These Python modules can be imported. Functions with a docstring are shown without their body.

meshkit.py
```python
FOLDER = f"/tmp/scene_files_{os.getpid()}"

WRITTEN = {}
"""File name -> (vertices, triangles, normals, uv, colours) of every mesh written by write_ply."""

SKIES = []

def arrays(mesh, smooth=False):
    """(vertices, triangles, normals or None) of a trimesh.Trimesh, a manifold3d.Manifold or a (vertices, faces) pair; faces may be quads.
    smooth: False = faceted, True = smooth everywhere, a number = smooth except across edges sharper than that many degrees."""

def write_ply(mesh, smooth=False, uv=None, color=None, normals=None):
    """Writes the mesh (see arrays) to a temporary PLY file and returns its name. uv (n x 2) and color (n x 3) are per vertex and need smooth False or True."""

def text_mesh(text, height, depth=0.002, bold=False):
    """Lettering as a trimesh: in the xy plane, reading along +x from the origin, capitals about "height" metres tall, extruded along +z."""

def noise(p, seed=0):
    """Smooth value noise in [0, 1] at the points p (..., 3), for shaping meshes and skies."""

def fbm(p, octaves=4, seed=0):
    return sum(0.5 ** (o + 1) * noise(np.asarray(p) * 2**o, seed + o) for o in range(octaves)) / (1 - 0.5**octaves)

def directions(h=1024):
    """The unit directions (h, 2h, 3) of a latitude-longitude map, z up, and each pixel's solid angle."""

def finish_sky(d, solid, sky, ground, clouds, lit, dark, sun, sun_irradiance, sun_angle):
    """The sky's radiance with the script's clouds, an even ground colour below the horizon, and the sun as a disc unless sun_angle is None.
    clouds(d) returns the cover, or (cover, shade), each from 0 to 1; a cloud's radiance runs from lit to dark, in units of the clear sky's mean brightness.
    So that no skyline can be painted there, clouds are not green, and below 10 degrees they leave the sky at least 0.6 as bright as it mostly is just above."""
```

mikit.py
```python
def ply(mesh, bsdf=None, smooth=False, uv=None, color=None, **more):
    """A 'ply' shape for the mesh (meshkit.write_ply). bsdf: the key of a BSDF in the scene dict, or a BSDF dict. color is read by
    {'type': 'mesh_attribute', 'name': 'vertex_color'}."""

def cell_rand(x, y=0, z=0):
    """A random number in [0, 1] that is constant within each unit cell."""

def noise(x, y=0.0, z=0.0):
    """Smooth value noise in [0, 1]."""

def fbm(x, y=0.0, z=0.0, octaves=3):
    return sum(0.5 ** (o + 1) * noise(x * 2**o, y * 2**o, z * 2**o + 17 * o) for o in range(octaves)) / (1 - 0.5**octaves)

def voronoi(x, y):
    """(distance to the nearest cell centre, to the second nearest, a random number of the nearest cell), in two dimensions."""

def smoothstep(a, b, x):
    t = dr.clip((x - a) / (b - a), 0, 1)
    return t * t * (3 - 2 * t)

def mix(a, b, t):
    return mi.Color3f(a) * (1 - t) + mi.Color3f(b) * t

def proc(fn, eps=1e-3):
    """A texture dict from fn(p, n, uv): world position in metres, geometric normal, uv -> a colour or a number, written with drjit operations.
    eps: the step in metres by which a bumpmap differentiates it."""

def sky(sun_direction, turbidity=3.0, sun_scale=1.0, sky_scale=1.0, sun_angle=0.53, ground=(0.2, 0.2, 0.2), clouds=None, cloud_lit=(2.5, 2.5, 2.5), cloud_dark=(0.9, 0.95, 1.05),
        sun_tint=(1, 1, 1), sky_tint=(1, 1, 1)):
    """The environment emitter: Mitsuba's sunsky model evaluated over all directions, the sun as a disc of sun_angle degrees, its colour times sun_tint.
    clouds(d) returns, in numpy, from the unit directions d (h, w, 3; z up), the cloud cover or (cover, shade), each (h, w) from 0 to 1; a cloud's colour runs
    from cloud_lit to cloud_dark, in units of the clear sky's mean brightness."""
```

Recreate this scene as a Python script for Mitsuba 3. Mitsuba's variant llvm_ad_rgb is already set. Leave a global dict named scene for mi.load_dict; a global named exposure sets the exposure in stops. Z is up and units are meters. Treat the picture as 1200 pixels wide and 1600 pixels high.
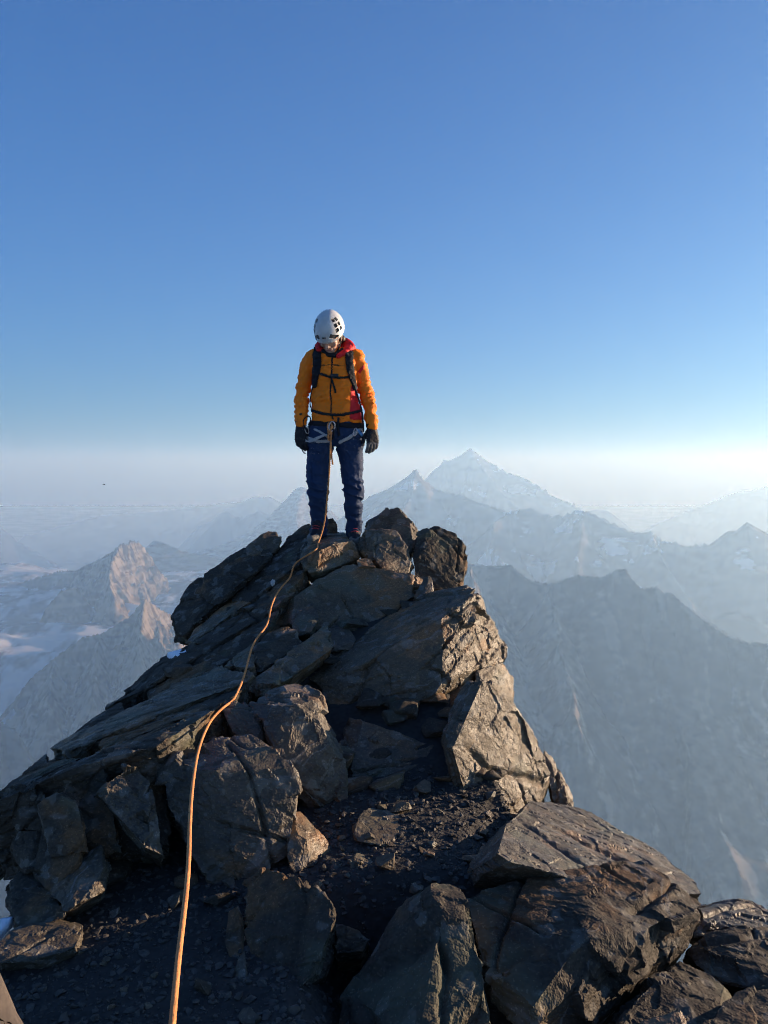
import math, random, numpy as np, trimesh, manifold3d, drjit as dr, mitsuba as mi, mikit, meshkit
from mikit import proc, noise as dnoise, fbm as dfbm, smoothstep as dsmooth, mix as dmix
T = mi.ScalarTransform4f
scene, labels = {}, {}

# ---------------------------------------------------------------- camera, sky, sun, exposure
FOC = 1200.0                                   # focal length in pixels of a 1200 x 1600 picture
PITCH = math.radians(3.5)
FWD = np.array([0, math.cos(PITCH), -math.sin(PITCH)])
UPV = np.array([0, math.sin(PITCH), math.cos(PITCH)])
scene['camera'] = {'type': 'perspective', 'fov': math.degrees(2 * math.atan(600 / FOC)), 'fov_axis': 'x', 'near_clip': 0.05, 'far_clip': 120000.0,
                   'to_world': T().look_at(origin=[0, 0, 0], target=FWD.tolist(), up=[0, 0, 1]), 'medium': {'type': 'ref', 'id': 'air'}}
SUN_AZ, SUN_EL = math.radians(67), math.radians(10)   # azimuth to the right of the view, elevation
SUN = [math.sin(SUN_AZ) * math.cos(SUN_EL), math.cos(SUN_AZ) * math.cos(SUN_EL), math.sin(SUN_EL)]
scene['sky'] = mikit.sky(SUN, turbidity=3.0, sun_scale=3.5, sky_scale=1.06, sun_tint=(0.77, 0.98, 1.95), sky_tint=(0.38, 0.84, 1.78))
exposure = 2.0

# the hazy air: one closed box round everything, the sky outside it
scene['air'] = {'type': 'homogeneous', 'albedo': {'type': 'rgb', 'value': [0.665, 0.855, 0.985]}, 'sigma_t': {'type': 'rgb', 'value': [0.000106, 0.000134, 0.000168]},
                'phase': {'type': 'hg', 'g': 0.33}}
scene['clear_boundary'] = {'type': 'null'}
scene['haze'] = {'type': 'cube', 'to_world': T().translate([0, 0, -1130]).scale([47000, 47000, 1430]), 'bsdf': {'type': 'ref', 'id': 'clear_boundary'},
                 'interior': {'type': 'ref', 'id': 'air'}}
labels['haze'] = {'label': 'pale blue haze filling the air between the mountains', 'category': 'haze', 'kind': 'stuff'}

# ---------------------------------------------------------------- helpers
def at(px, py, y):
    """The point at forward distance y (metres) that the photograph's pixel looks at; used to measure places."""
    d = FWD + (px - 600) / FOC * np.array([1, 0, 0]) - (py - 800) / FOC * UPV
    return d * (y / d[1])

def ats(rows): return np.array([at(*r) for r in rows])

def on(p0, n, pixels):
    """Points of the plane through p0 with normal n that these pixels look at: measures a flat face of a block."""
    p0 = at(*p0); n = np.asarray(n, float); out = []
    for px, py in pixels:
        d = at(px, py, 1.0); out.append(d * float((p0 @ n) / (d @ n)))
    return np.array(out)

used = {}
def key_for(name, parent=None):
    k = (parent + '__' if parent else '') + name
    n = used.get(k, 0); used[k] = n + 1
    return k if n == 0 else '%s_%03d' % (k, n)

def add(name, mesh, bsdf, parent=None, smooth=True, **kw):
    k = key_for(name, parent)
    scene[k] = mikit.ply(mesh, bsdf, smooth=smooth, **kw)
    return k

def tag(k, label=None, cat=None, group=None, kind=None):
    d = {'label': label, 'category': cat, 'group': group, 'kind': kind}
    labels[k] = {a: b for a, b in d.items() if b}
    return k

def thing(name, label, cat, group=None):
    k = key_for(name); tag(k, label, cat, group); return k

def norm(v): return v / (np.linalg.norm(v, axis=-1, keepdims=True) + 1e-12)
def sm(a, b, x):
    t = np.clip((x - a) / (b - a), 0, 1); return t * t * (3 - 2 * t)

def grid_mesh(X, Y, Z):
    h, w = X.shape
    v = np.stack([X, Y, Z], -1).reshape(-1, 3)
    i, j = np.meshgrid(np.arange(h - 1), np.arange(w - 1), indexing='ij')
    a = (i * w + j).ravel()
    return v, np.vstack([np.stack([a, a + 1, a + w + 1], 1), np.stack([a, a + w + 1, a + w], 1)])

# ---------------------------------------------------------------- procedural materials
def two(b): return {'type': 'twosided', 'bsdf': b}
def pr(color, rough=0.6, **k): return {'type': 'principled', 'base_color': color if isinstance(color, dict) else {'type': 'rgb', 'value': list(color)}, 'roughness': rough, **k}
# ---------------------------------------------------------------- far mountains, valley, glaciers
from scipy.spatial import cKDTree
def mountain_color(snow_at, rock=(0.15, 0.135, 0.12), grain=60.0):
    def f(p, n, uv):
        big = dfbm(p.x / 420, p.y / 420, p.z / 300, octaves=3)
        fine = dfbm(p.x / grain, p.y / grain, p.z / (grain * 0.42), octaves=3 if grain < 100 else 2)
        c = dmix(mi.Color3f(rock) * 0.65, mi.Color3f(rock) * 1.35, dsmooth(0.36, 0.64, 0.4 * big + 0.6 * fine))
        c = dmix(c, mi.Color3f(0.2, 0.17, 0.125), dsmooth(0.52, 0.62, big) * 0.5)
        low = dsmooth(-1150, -1700, p.z)
        c = dmix(c, mi.Color3f(0.07, 0.075, 0.045), low * dsmooth(0.4, 0.6, fine + 0.3 * (n.z - 0.5)))
        s = dsmooth(0.0, 0.05, dfbm(p.x / 300 + 7, p.y / 300, p.z / 170, octaves=4) - snow_at) * dsmooth(0.5, 0.68, n.z) * dsmooth(-1050, -700, p.z)
        return dmix(c, mi.Color3f(0.62, 0.65, 0.68), s)
    return f
scene['rock_far'] = two({'type': 'diffuse', 'reflectance': proc(mountain_color(2.0))})
scene['rock_snowy'] = two({'type': 'diffuse', 'reflectance': proc(mountain_color(0.62, grain=320.0))})
scene['rock_icy'] = two({'type': 'diffuse', 'reflectance': proc(mountain_color(0.575, grain=220.0))})
def scree_color(p, n, uv):
    w = dfbm(p.x / 260, p.y / 260, p.z / 260, octaves=3)
    a = dfbm(p.x / 55 + 3 * w, p.y / 420, p.z / 420, octaves=4); b = dfbm(p.x / 35, p.y / 35, p.z / 35, octaves=3)
    c = dmix((0.085, 0.082, 0.078), (0.14, 0.13, 0.115), dsmooth(0.35, 0.65, 0.5 * a + 0.5 * b))
    return dmix(c, (0.27, 0.24, 0.20), dsmooth(0.55, 0.66, 0.75 * a + 0.25 * b))
scene['rock_scree'] = two({'type': 'diffuse', 'reflectance': proc(scree_color)})
scene['rock_plain'] = two({'type': 'diffuse', 'reflectance': proc(lambda p, n, uv: mi.Color3f(0.15, 0.14, 0.13) * (0.75 + 0.5 * dfbm(p.x / 900, p.y / 900, p.z / 500, octaves=3)))})
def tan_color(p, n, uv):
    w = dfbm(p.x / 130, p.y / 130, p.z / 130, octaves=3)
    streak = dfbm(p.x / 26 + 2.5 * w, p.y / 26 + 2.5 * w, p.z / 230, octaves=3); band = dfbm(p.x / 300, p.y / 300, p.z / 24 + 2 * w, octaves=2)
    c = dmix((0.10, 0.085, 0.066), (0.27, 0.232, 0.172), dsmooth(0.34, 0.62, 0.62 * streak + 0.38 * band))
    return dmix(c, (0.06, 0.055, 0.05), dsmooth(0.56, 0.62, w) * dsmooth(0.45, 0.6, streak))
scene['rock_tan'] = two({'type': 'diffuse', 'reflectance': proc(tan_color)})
def ice_color(p, n, uv):
    a = dfbm(p.x / 300, p.y / 300, 0, octaves=3); b = dfbm(p.x / 50, p.y / 90, 3, octaves=3)
    return dmix((0.46, 0.50, 0.55), (0.17, 0.18, 0.19), dsmooth(0.44, 0.62, 0.6 * a + 0.4 * b))
scene['ice'] = two({'type': 'diffuse', 'reflectance': proc(ice_color)})
scene['valley_ground'] = two({'type': 'diffuse', 'reflectance': proc(lambda p, n, uv: dmix((0.075, 0.08, 0.06), (0.10, 0.10, 0.08), dsmooth(0.35, 0.65, dfbm(p.x / 500, p.y / 500, 0, octaves=4))))})

def nz(x, y, z, octv, seed): return meshkit.fbm(np.stack([x, y, z], -1), octv, seed)
def ridged(x, y, z, octv, seed):
    t = 0; a = 0.5
    for o in range(octv):
        n = 1 - np.abs(2 * meshkit.noise(np.stack([x * 2**o, y * 2**o, z + 7.3 * o], -1), seed + o) - 1)
        t = t + a * n * n; a *= 0.5
    return t

def massif(name, ridges, cell, reach, slope, bsdf, seed, label, gully=0.16, jag=0.006, floor=-2350, back=None, cat='mountain', crest=150.0, rough=0.10, ribs=0.0):
    """Ridge crests (lists of measured points) with eroded flanks falling away from them, as one height field."""
    rng = np.random.default_rng(seed)
    segs = []
    for r in ridges:
        P = ats(r)
        for a, b in zip(P[:-1], P[1:]):
            m = max(1, int(np.linalg.norm((b - a)[:2]) / (cell * 3.0)))
            q = a + (b - a) * np.linspace(0, 1, m + 1)[:, None]
            L = np.linalg.norm(b - a)
            q[1:-1, 2] += rng.normal(0, 1, m - 1) * jag * min(L, 900)
            q[1:-1, :2] += rng.normal(0, 1, (m - 1, 2)) * 0.012 * L
            segs += list(zip(q[:-1], q[1:]))
    allp = np.array([p for s in segs for p in s])
    lo, hi = allp[:, :2].min(0) - reach, allp[:, :2].max(0) + reach
    if back is not None: hi[1] = allp[:, 1].max() + back
    xs, ys = np.arange(lo[0], hi[0], cell), np.arange(lo[1], hi[1], cell)
    X, Y = np.meshgrid(xs, ys)
    warp = 0.085 * reach; wl = max(45.0, 4.5 * cell)
    Xw = X + warp * (nz(X / 700, Y / 700, 0 * X, 3, seed) - 0.5) * 2
    Yw = Y + warp * (nz(X / 700, Y / 700, 0 * X + 9, 3, seed + 5) - 0.5) * 2
    dense = np.vstack([a + (b - a) * np.linspace(0, 1, 4)[:, None] for a, b in segs])
    d0 = cKDTree(dense[:, :2]).query(np.stack([X, Y], -1).reshape(-1, 2))[0].reshape(X.shape)
    k = sm(0, 250, d0); Xw = (X + (Xw - X) * k).astype(np.float32); Yw = (Y + (Yw - Y) * k).astype(np.float32)
    best = np.full(X.shape, -1e9, np.float32); dist = np.full(X.shape, 1e9, np.float32); along = np.zeros(X.shape, np.float32)
    s0 = 0.0
    for a, b in segs:
        a = a.astype(np.float32); b = b.astype(np.float32)
        d = (b - a)[:2]; L2 = np.float32((d ** 2).sum() + 1e-9); L = math.sqrt(L2)
        dx, dy = Xw - a[0], Yw - a[1]
        t = np.clip((dx * d[0] + dy * d[1]) / L2, 0, 1)
        de = np.sqrt((dx - t * d[0]) ** 2 + (dy - t * d[1]) ** 2)
        h = a[2] + t * (b[2] - a[2]) - np.float32(slope) * (de + np.float32(crest) * de / (de + np.float32(crest * 0.5)))
        up = h > best
        best = np.where(up, h, best); along = np.where(up, s0 + t * L, along); dist = np.where(up, de, dist)
        s0 += L
    best, dist, along = best.astype(float), dist.astype(float), along.astype(float)
    amp = gully * np.minimum(dist, 1200) ** 0.85 * 2.2
    oc = 4 if cell <= 12 else 3 if cell <= 30 else 2
    g = ridged(along / 420 + 0.3 * nz(X / 300, Y / 300, 0 * X, 3, seed + 3), dist / 1500, 0 * X + seed, oc, seed + 11)
    g2 = ridged(X / 300, Y / 300, 0 * X, oc, seed + 21)
    Z = best + amp * ((g - 0.55) * 2.2 + (g2 - 0.5) * 0.9)
    Z = Z + np.minimum(dist, 60) * rough * (nz(X / wl, Y / wl, Z / wl, 2, seed + 31) - 0.5) * 2
    if ribs: Z = Z + np.minimum(dist, 60) * ribs * ((ridged(along / 140 + 0.35 * nz(X / 160, Y / 160, 0 * X, 2, seed + 8), dist / 420, 0 * X + 2.2, 4, seed + 51) - 0.5) + 0.35 * (ridged(X / 60, Y / 60, Z / 30, 3, seed + 57) - 0.5))
    Z = np.where(Z < floor, floor + (Z - floor) * 0.05, Z)
    k = add(name, grid_mesh(X, Y, Z), bsdf, smooth=True)
    tag(k, label, cat, kind='structure')
    return k

FLOOR = -2350
# the wide valley floor
gx = np.linspace(-46500, 46500, 180); gy = np.linspace(-46500, 46500, 180)
X, Y = np.meshgrid(gx, gy)
Zv = FLOOR - 120 + 420 * (nz(X / 3000, Y / 3000, 0 * X, 4, 5) - 0.3) * sm(14000, 7000, np.hypot(X, Y))
tag(add('valley', grid_mesh(X, Y, Zv), 'valley_ground'), 'dim valley floor far below in the haze', 'valley', kind='structure')

massif('mountain', [[(520, 840, 10500), (600, 790, 10800), (662, 750, 11000), (678, 732, 11000), (689, 726, 11000), (693, 716, 11000), (700, 719, 11000), (720, 709, 11000), (728, 703, 11000), (735, 699, 11000), (745, 706, 11000), (775, 726, 11000),
     (800, 738, 10900), (830, 749, 10900), (860, 769, 10800), (885, 780, 10800), (905, 790, 10700), (960, 850, 10600)],
    [(735, 699, 11000), (733, 735, 10700), (722, 770, 10300), (715, 805, 9900)], [(735, 699, 11000), (780, 760, 10500), (812, 790, 10100)], [(693, 716, 11000), (700, 760, 10600), (690, 800, 10200)]],
    42, 1300, 0.95, 'rock_snowy', 3, 'tall pale pyramid-shaped peak right of the climber', gully=0.19, jag=0.002, rough=0.0)
massif('mountain', [[(470, 870, 7000), (545, 795, 7100), (580, 772, 7200), (605, 762, 7200), (640, 739, 7200), (649, 728, 7200), (656, 744, 7200), (668, 752, 7200), (690, 765, 7100), (725, 771, 7000), (745, 780, 6900), (765, 786, 6800),
     (795, 797, 6600), (812, 792, 6500), (830, 790, 6500), (850, 801, 6500), (880, 803, 6450), (900, 795, 6400), (912, 794, 6400), (930, 801, 6350), (960, 816, 6300), (985, 827, 6250), (1000, 828, 6200), (1015, 826, 6200), (1037, 842, 6100), (1060, 844, 6000), (1073, 850, 6000), (1115, 845, 5900), (1137, 828, 5900), (1150, 828, 5900), (1168, 814, 5900), (1185, 824, 5900), (1210, 838, 5900), (1290, 870, 5900)],
    [(649, 728, 7200), (640, 775, 6900), (625, 800, 6600), (610, 840, 6200)], [(800, 797, 6600), (770, 815, 6250), (765, 850, 5900), (790, 880, 5600), (830, 910, 5200)], [(912, 794, 6400), (905, 850, 5900), (900, 890, 5500)], [(1015, 826, 6200), (1040, 880, 5700), (1080, 940, 5200)]],
    28, 1900, 0.72, 'rock_icy', 17, 'long ridge with a sharp rock spire in front of the pale pyramid peak', gully=0.21, jag=0.003, rough=0.05)
massif('mountain', [[(880, 830, 14000), (920, 795, 14000), (935, 792, 14000), (950, 795, 14000), (970, 809, 14000), (1000, 835, 14000), (1040, 870, 14000)]],
    60, 1800, 0.8, 'rock_plain', 23, 'small hazy rock knob behind the saddle right of the pyramid peak', gully=0.06, jag=0.003, rough=0.0)
massif('mountain', [[(985, 850, 17000), (1030, 815, 17500), (1080, 795, 18000), (1110, 785, 18000), (1135, 774, 18000), (1155, 768, 18000), (1170, 767, 18000), (1190, 762, 18000), (1230, 750, 18000), (1330, 742, 18000)]],
    80, 2600, 0.6, 'rock_plain', 29, 'faint far mountain flank at the right edge', gully=0.06, jag=0.003, rough=0.0)
massif('mountain', [[(560, 850, 3500), (640, 860, 3500), (700, 868, 3450), (735, 880, 3400), (770, 884, 3400), (800, 882, 3400), (815, 895, 3350), (830, 905, 3300), (858, 910, 3250), (880, 905, 3200), (905, 897, 3200), (940, 899, 3150), (960, 890, 3100), (978, 889, 3100), (990, 905, 3080), (1003, 918, 3050), (1027, 914, 3020), (1040, 925, 3000), (1052, 927, 3000), (1070, 942, 2950), (1100, 965, 2900), (1140, 992, 2850), (1175, 1003, 2800), (1200, 1006, 2800), (1260, 1025, 2700), (1400, 1080, 2700)],
    [(735, 880, 3400), (745, 960, 2900), (770, 1080, 2450)], [(858, 910, 3250), (880, 1020, 2750), (905, 1140, 2350)]],
    10, 1500, 0.72, 'rock_scree', 41, 'near dark blue ridge falling to the right in shade', gully=0.19, jag=0.004)
# left of the climber
massif('mountain', [[(250, 900, 8200), (300, 862, 8200), (345, 850, 8300), (380, 835, 8400), (420, 806, 8500), (445, 781, 8500), (462, 762, 8500), (472, 759, 8500), (482, 764, 8500), (520, 800, 8500), (560, 830, 8500)], [(472, 759, 8500), (462, 800, 8100), (470, 850, 7600)]],
    28, 1700, 0.85, 'rock_far', 53, 'grey pointed mountain behind the climber\'s legs')
massif('mountain', [[(270, 880, 11500), (300, 850, 11500), (325, 822, 11500), (345, 802, 11500), (352, 796, 11500), (359, 796, 11500), (368, 806, 11500), (385, 806, 11400), (398, 802, 11400), (404, 796, 11400), (412, 801, 11400), (425, 805, 11400), (450, 830, 11300)]],
    40, 1500, 0.85, 'rock_plain', 59, 'hazy blue ridge with a small twin summit left of the climber', gully=0.06, jag=0.003, rough=0.0)
massif('mountain', [[(300, 830, 15000), (360, 790, 15000), (385, 778, 15000), (398, 772, 15000), (410, 774, 15000), (420, 772, 15000), (435, 780, 15000), (470, 805, 15000)]],
    60, 1500, 0.8, 'rock_plain', 61, 'faint blue summit behind the twin summit', gully=0.06, jag=0.003, rough=0.0)
massif('mountain', [[(40, 835, 19000), (160, 803, 20000), (220, 798, 20500), (290, 792, 21000), (340, 786, 21000), (400, 780, 21000), (480, 790, 21000)]],
    110, 2200, 0.6, 'rock_plain', 67, 'very faint long blue ridge left of the climber near the horizon', gully=0.06, jag=0.003, rough=0.0)
massif('mountain', [[(-160, 800, 12500), (-40, 806, 12500), (0, 821, 12500), (20, 838, 12500), (45, 853, 12400), (70, 868, 12300), (110, 900, 12000)]],
    50, 2000, 0.75, 'rock_plain', 73, 'hazy dark flank at the left edge of the picture', gully=0.06, jag=0.003, rough=0.0)
massif('mountain', [[(195, 900, 5600), (215, 868, 5900), (240, 844, 6000), (255, 848, 6000), (280, 858, 6000), (310, 864, 6050), (360, 868, 6100), (430, 880, 6200)]],
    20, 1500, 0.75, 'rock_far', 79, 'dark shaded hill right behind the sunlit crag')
# the sunlit crag, the snowfields beside it and the ribbed spur below
massif('mountain', [[(-90, 950, 4900), (0, 918, 4900), (60, 900, 4850), (90, 891, 4800), (120, 888, 4720), (150, 874, 4640), (175, 860, 4580), (186, 850, 4560), (193, 846, 4590), (198, 849, 4620), (203, 842, 4650), (208, 841, 4690), (212, 846, 4710), (217, 843, 4750), (220, 849, 4770), (225, 852, 4800), (230, 861, 4830), (236, 866, 4880), (239, 878, 4910), (244, 885, 4940), (242, 897, 4980), (255, 912, 5040), (266, 935, 5100)],
     [(186, 850, 4560), (180, 862, 4440), (173, 880, 4310), (170, 896, 4200), (172, 915, 4080), (178, 932, 3960)]],
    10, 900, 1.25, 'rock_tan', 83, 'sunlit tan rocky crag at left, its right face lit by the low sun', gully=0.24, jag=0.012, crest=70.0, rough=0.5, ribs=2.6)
massif('mountain', [[(72, 948, 4000), (85, 932, 4020), (95, 922, 4050), (112, 917, 4080), (124, 916, 4100)]],
    9, 400, 1.1, 'rock_tan', 89, 'small sunlit rock rib rising from the snowfield at left', gully=0.2, crest=60.0, rough=0.6, ribs=0.8)
massif('mountain', [[(-60, 1160, 3100), (0, 1120, 3200), (50, 1055, 3300), (90, 1022, 3350), (130, 993, 3420), (160, 988, 3450), (185, 972, 3470), (205, 960, 3490), (215, 946, 3500), (226, 934, 3510), (235, 938, 3560), (250, 950, 3650), (272, 962, 3780), (320, 985, 4000), (400, 1010, 4250)],
     [(226, 934, 3510), (222, 955, 3380), (219, 985, 3220), (216, 1020, 3060)], [(250, 950, 3650), (248, 975, 3480), (250, 1010, 3280)], [(160, 988, 3450), (152, 1008, 3280), (148, 1040, 3080), (146, 1090, 2860)], [(85, 1025, 3350), (78, 1060, 3130), (80, 1110, 2850)]],
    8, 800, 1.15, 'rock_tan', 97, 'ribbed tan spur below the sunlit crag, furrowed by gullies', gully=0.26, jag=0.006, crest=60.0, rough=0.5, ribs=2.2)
massif('mountain', [[(-200, 1260, 2300), (-60, 1200, 2500), (0, 1125, 2560), (25, 1140, 2500), (45, 1180, 2420), (80, 1260, 2300)], [(0, 1125, 2560), (-10, 1200, 2350), (5, 1290, 2100)]],
    9, 700, 0.9, 'rock_far', 101, 'brown lower spur at the left edge under the ribbed spur', gully=0.14)

# glacier: one gently rolling ice sheet from which the rocks emerge
u = np.linspace(-3600, 150, 330); v = np.linspace(3150, 5600, 240)
X, Y = np.meshgrid(u, v)
Zg = -800 + (Y - 3700) * 0.035 - 0.01 * (X + 1500) + 70 * (nz(X / 500, Y / 350, 0 * X, 4, 7) - 0.5) + 26 * (nz(X / 110, Y / 45, 0 * X, 3, 9) - 0.5) + 130 * (ridged(X / 700, Y / 500, 0 * X, 3, 19) - 0.6)
Zg -= sm(3500, 3150, Y) * 260
tag(add('glacier', grid_mesh(X, Y, Zg), 'ice'), 'pale blue snowfields around the sunlit crag at left', 'glacier', kind='structure')
# ---------------------------------------------------------------- rock materials
FOL = norm(np.array([-0.42, -0.22, 1.0]))          # normal of the schist's layers
FV = mi.Vector3f(*[float(a) for a in FOL])
def rock_color(base, rust, seed):
    def f(p, n, uv):
        x, y, z = p.x + seed, p.y, p.z
        big = dfbm(x * 2.3, y * 2.3, z * 2.3, octaves=4)
        mid = dfbm(x * 11, y * 11, z * 19, octaves=3)
        grain = dfbm(x * 90, y * 90, z * 120, octaves=2)
        sl = x * FV.x + y * FV.y + z * FV.z
        streak = dnoise(sl * 75 + 2 * big, x * 5, y * 5)
        c = mi.Color3f(base) * (0.05 + 0.75 * mid + 0.85 * grain + 0.35 * streak + 0.5 * (big - 0.4))
        c = dmix(c, mi.Color3f(0.19, 0.095, 0.036) * (0.6 + 0.8 * grain), dsmooth(0.52, 0.68, big + 0.35 * (mid - 0.5)) * rust)
        c = dmix(c, mi.Color3f(0.20, 0.19, 0.16), dsmooth(0.60, 0.68, dfbm(x * 16 + 31, y * 16, z * 16, octaves=3)) * 0.35)
        c = dmix(c, mi.Color3f(0.10, 0.105, 0.068), dsmooth(0.58, 0.7, dfbm(x * 4 + 9, y * 4, z * 4, octaves=3)) * 0.45)
        s = (x * FV.x + y * FV.y + z * FV.z) * 7 + big * 3
        vein = dsmooth(0.46, 0.5, dnoise(s * 2.2, x * 0.8, y * 0.8)) * dsmooth(0.54, 0.5, dnoise(s * 2.2, x * 0.8, y * 0.8))
        c = dmix(c, mi.Color3f(0.27, 0.26, 0.24), vein * 0.28 * dsmooth(0.45, 0.6, mid))
        speck = dsmooth(0.72, 0.82, dnoise(x * 160, y * 160, z * 160))
        return c * (1 + 0.6 * speck)
    return f
def rock_bump(p, n, uv):
    s = p.x * FV.x + p.y * FV.y + p.z * FV.z
    lay = dnoise(s * 60 + 3 * dnoise(p.x * 9, p.y * 9, p.z * 9), p.x * 6, p.y * 6)
    return 0.5 * dfbm(p.x * 38, p.y * 38, p.z * 50, octaves=4) + 0.3 * lay + 0.22 * dnoise(p.x * 230, p.y * 230, p.z * 230)
def rock_rough(p, n, uv): return 0.4 + 0.36 * dfbm(p.x * 14, p.y * 14, p.z * 14, octaves=2)
RB, RR = proc(rock_bump, eps=1.2e-3), proc(rock_rough)
for nm, base, rust, sd in (('rock_grey', (0.060, 0.048, 0.032), 0.5, 0), ('rock_brown', (0.086, 0.063, 0.036), 0.9, 11.3), ('rock_dark', (0.042, 0.034, 0.024), 0.5, 23.7)):
    scene[nm] = two({'type': 'bumpmap', 'arbitrary': RB, 'scale': 0.011, 'bsdf': pr(proc(rock_color(base, rust, sd)), RR if nm != 'rock_dark' else 0.78, specular=0.5 if nm != 'rock_dark' else 0.3)})
def gravel_color(p, n, uv):
    a = dfbm(p.x * 60, p.y * 60, p.z * 60, octaves=3); b = dfbm(p.x * 5, p.y * 5, 0, octaves=2)
    return mi.Color3f(0.023, 0.021, 0.0185) * (0.4 + 0.9 * a + 0.4 * b)
scene['gravel_earth'] = two({'type': 'bumpmap', 'arbitrary': proc(lambda p, n, uv: dfbm(p.x * 45, p.y * 45, p.z * 45, octaves=4), eps=1.5e-3), 'scale': 0.02, 'bsdf': pr(proc(gravel_color), 0.85)})
scene['gravel_stone'] = two(pr(proc(lambda p, n, uv: mi.Color3f(0.046, 0.041, 0.034) * (0.25 + 1.3 * dnoise(p.x * 55, p.y * 55, p.z * 55) + 0.3 * dnoise(p.x * 400, p.y * 400, p.z * 400))), 0.7))
scene['snow'] = two({'type': 'bumpmap', 'arbitrary': proc(lambda p, n, uv: dfbm(p.x * 90, p.y * 90, p.z * 90, octaves=3)), 'scale': 0.01, 'bsdf': pr((0.82, 0.85, 0.88), 0.6)})

# ---------------------------------------------------------------- how a broken block of schist is shaped
from scipy.spatial import cKDTree
def smooth_normals(v, f, it=2):
    m = trimesh.Trimesh(v, f, process=False)
    n = np.zeros_like(v); fn = m.face_normals * m.area_faces[:, None]
    for k in range(3): np.add.at(n, f[:, k], fn)
    n = norm(n); e = m.edges_unique
    for _ in range(it):
        a = n.copy(); np.add.at(a, e[:, 0], n[e[:, 1]]); np.add.at(a, e[:, 1], n[e[:, 0]]); n = norm(a)
    return n

def hsh(*k):
    h = 0
    for a, m in zip(k, (374761393, 668265263, 2147483647, 1103515245)): h = h + np.asarray(a).astype(np.int64) * m
    h &= 0xFFFFFFFF; h = ((h ^ (h >> 13)) * 1274126177) & 0xFFFFFFFF; h = ((h ^ (h >> 15)) * 2246822519) & 0xFFFFFFFF
    return ((h ^ (h >> 16)) & 0xFFFFFF) / 16777215.0

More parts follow.
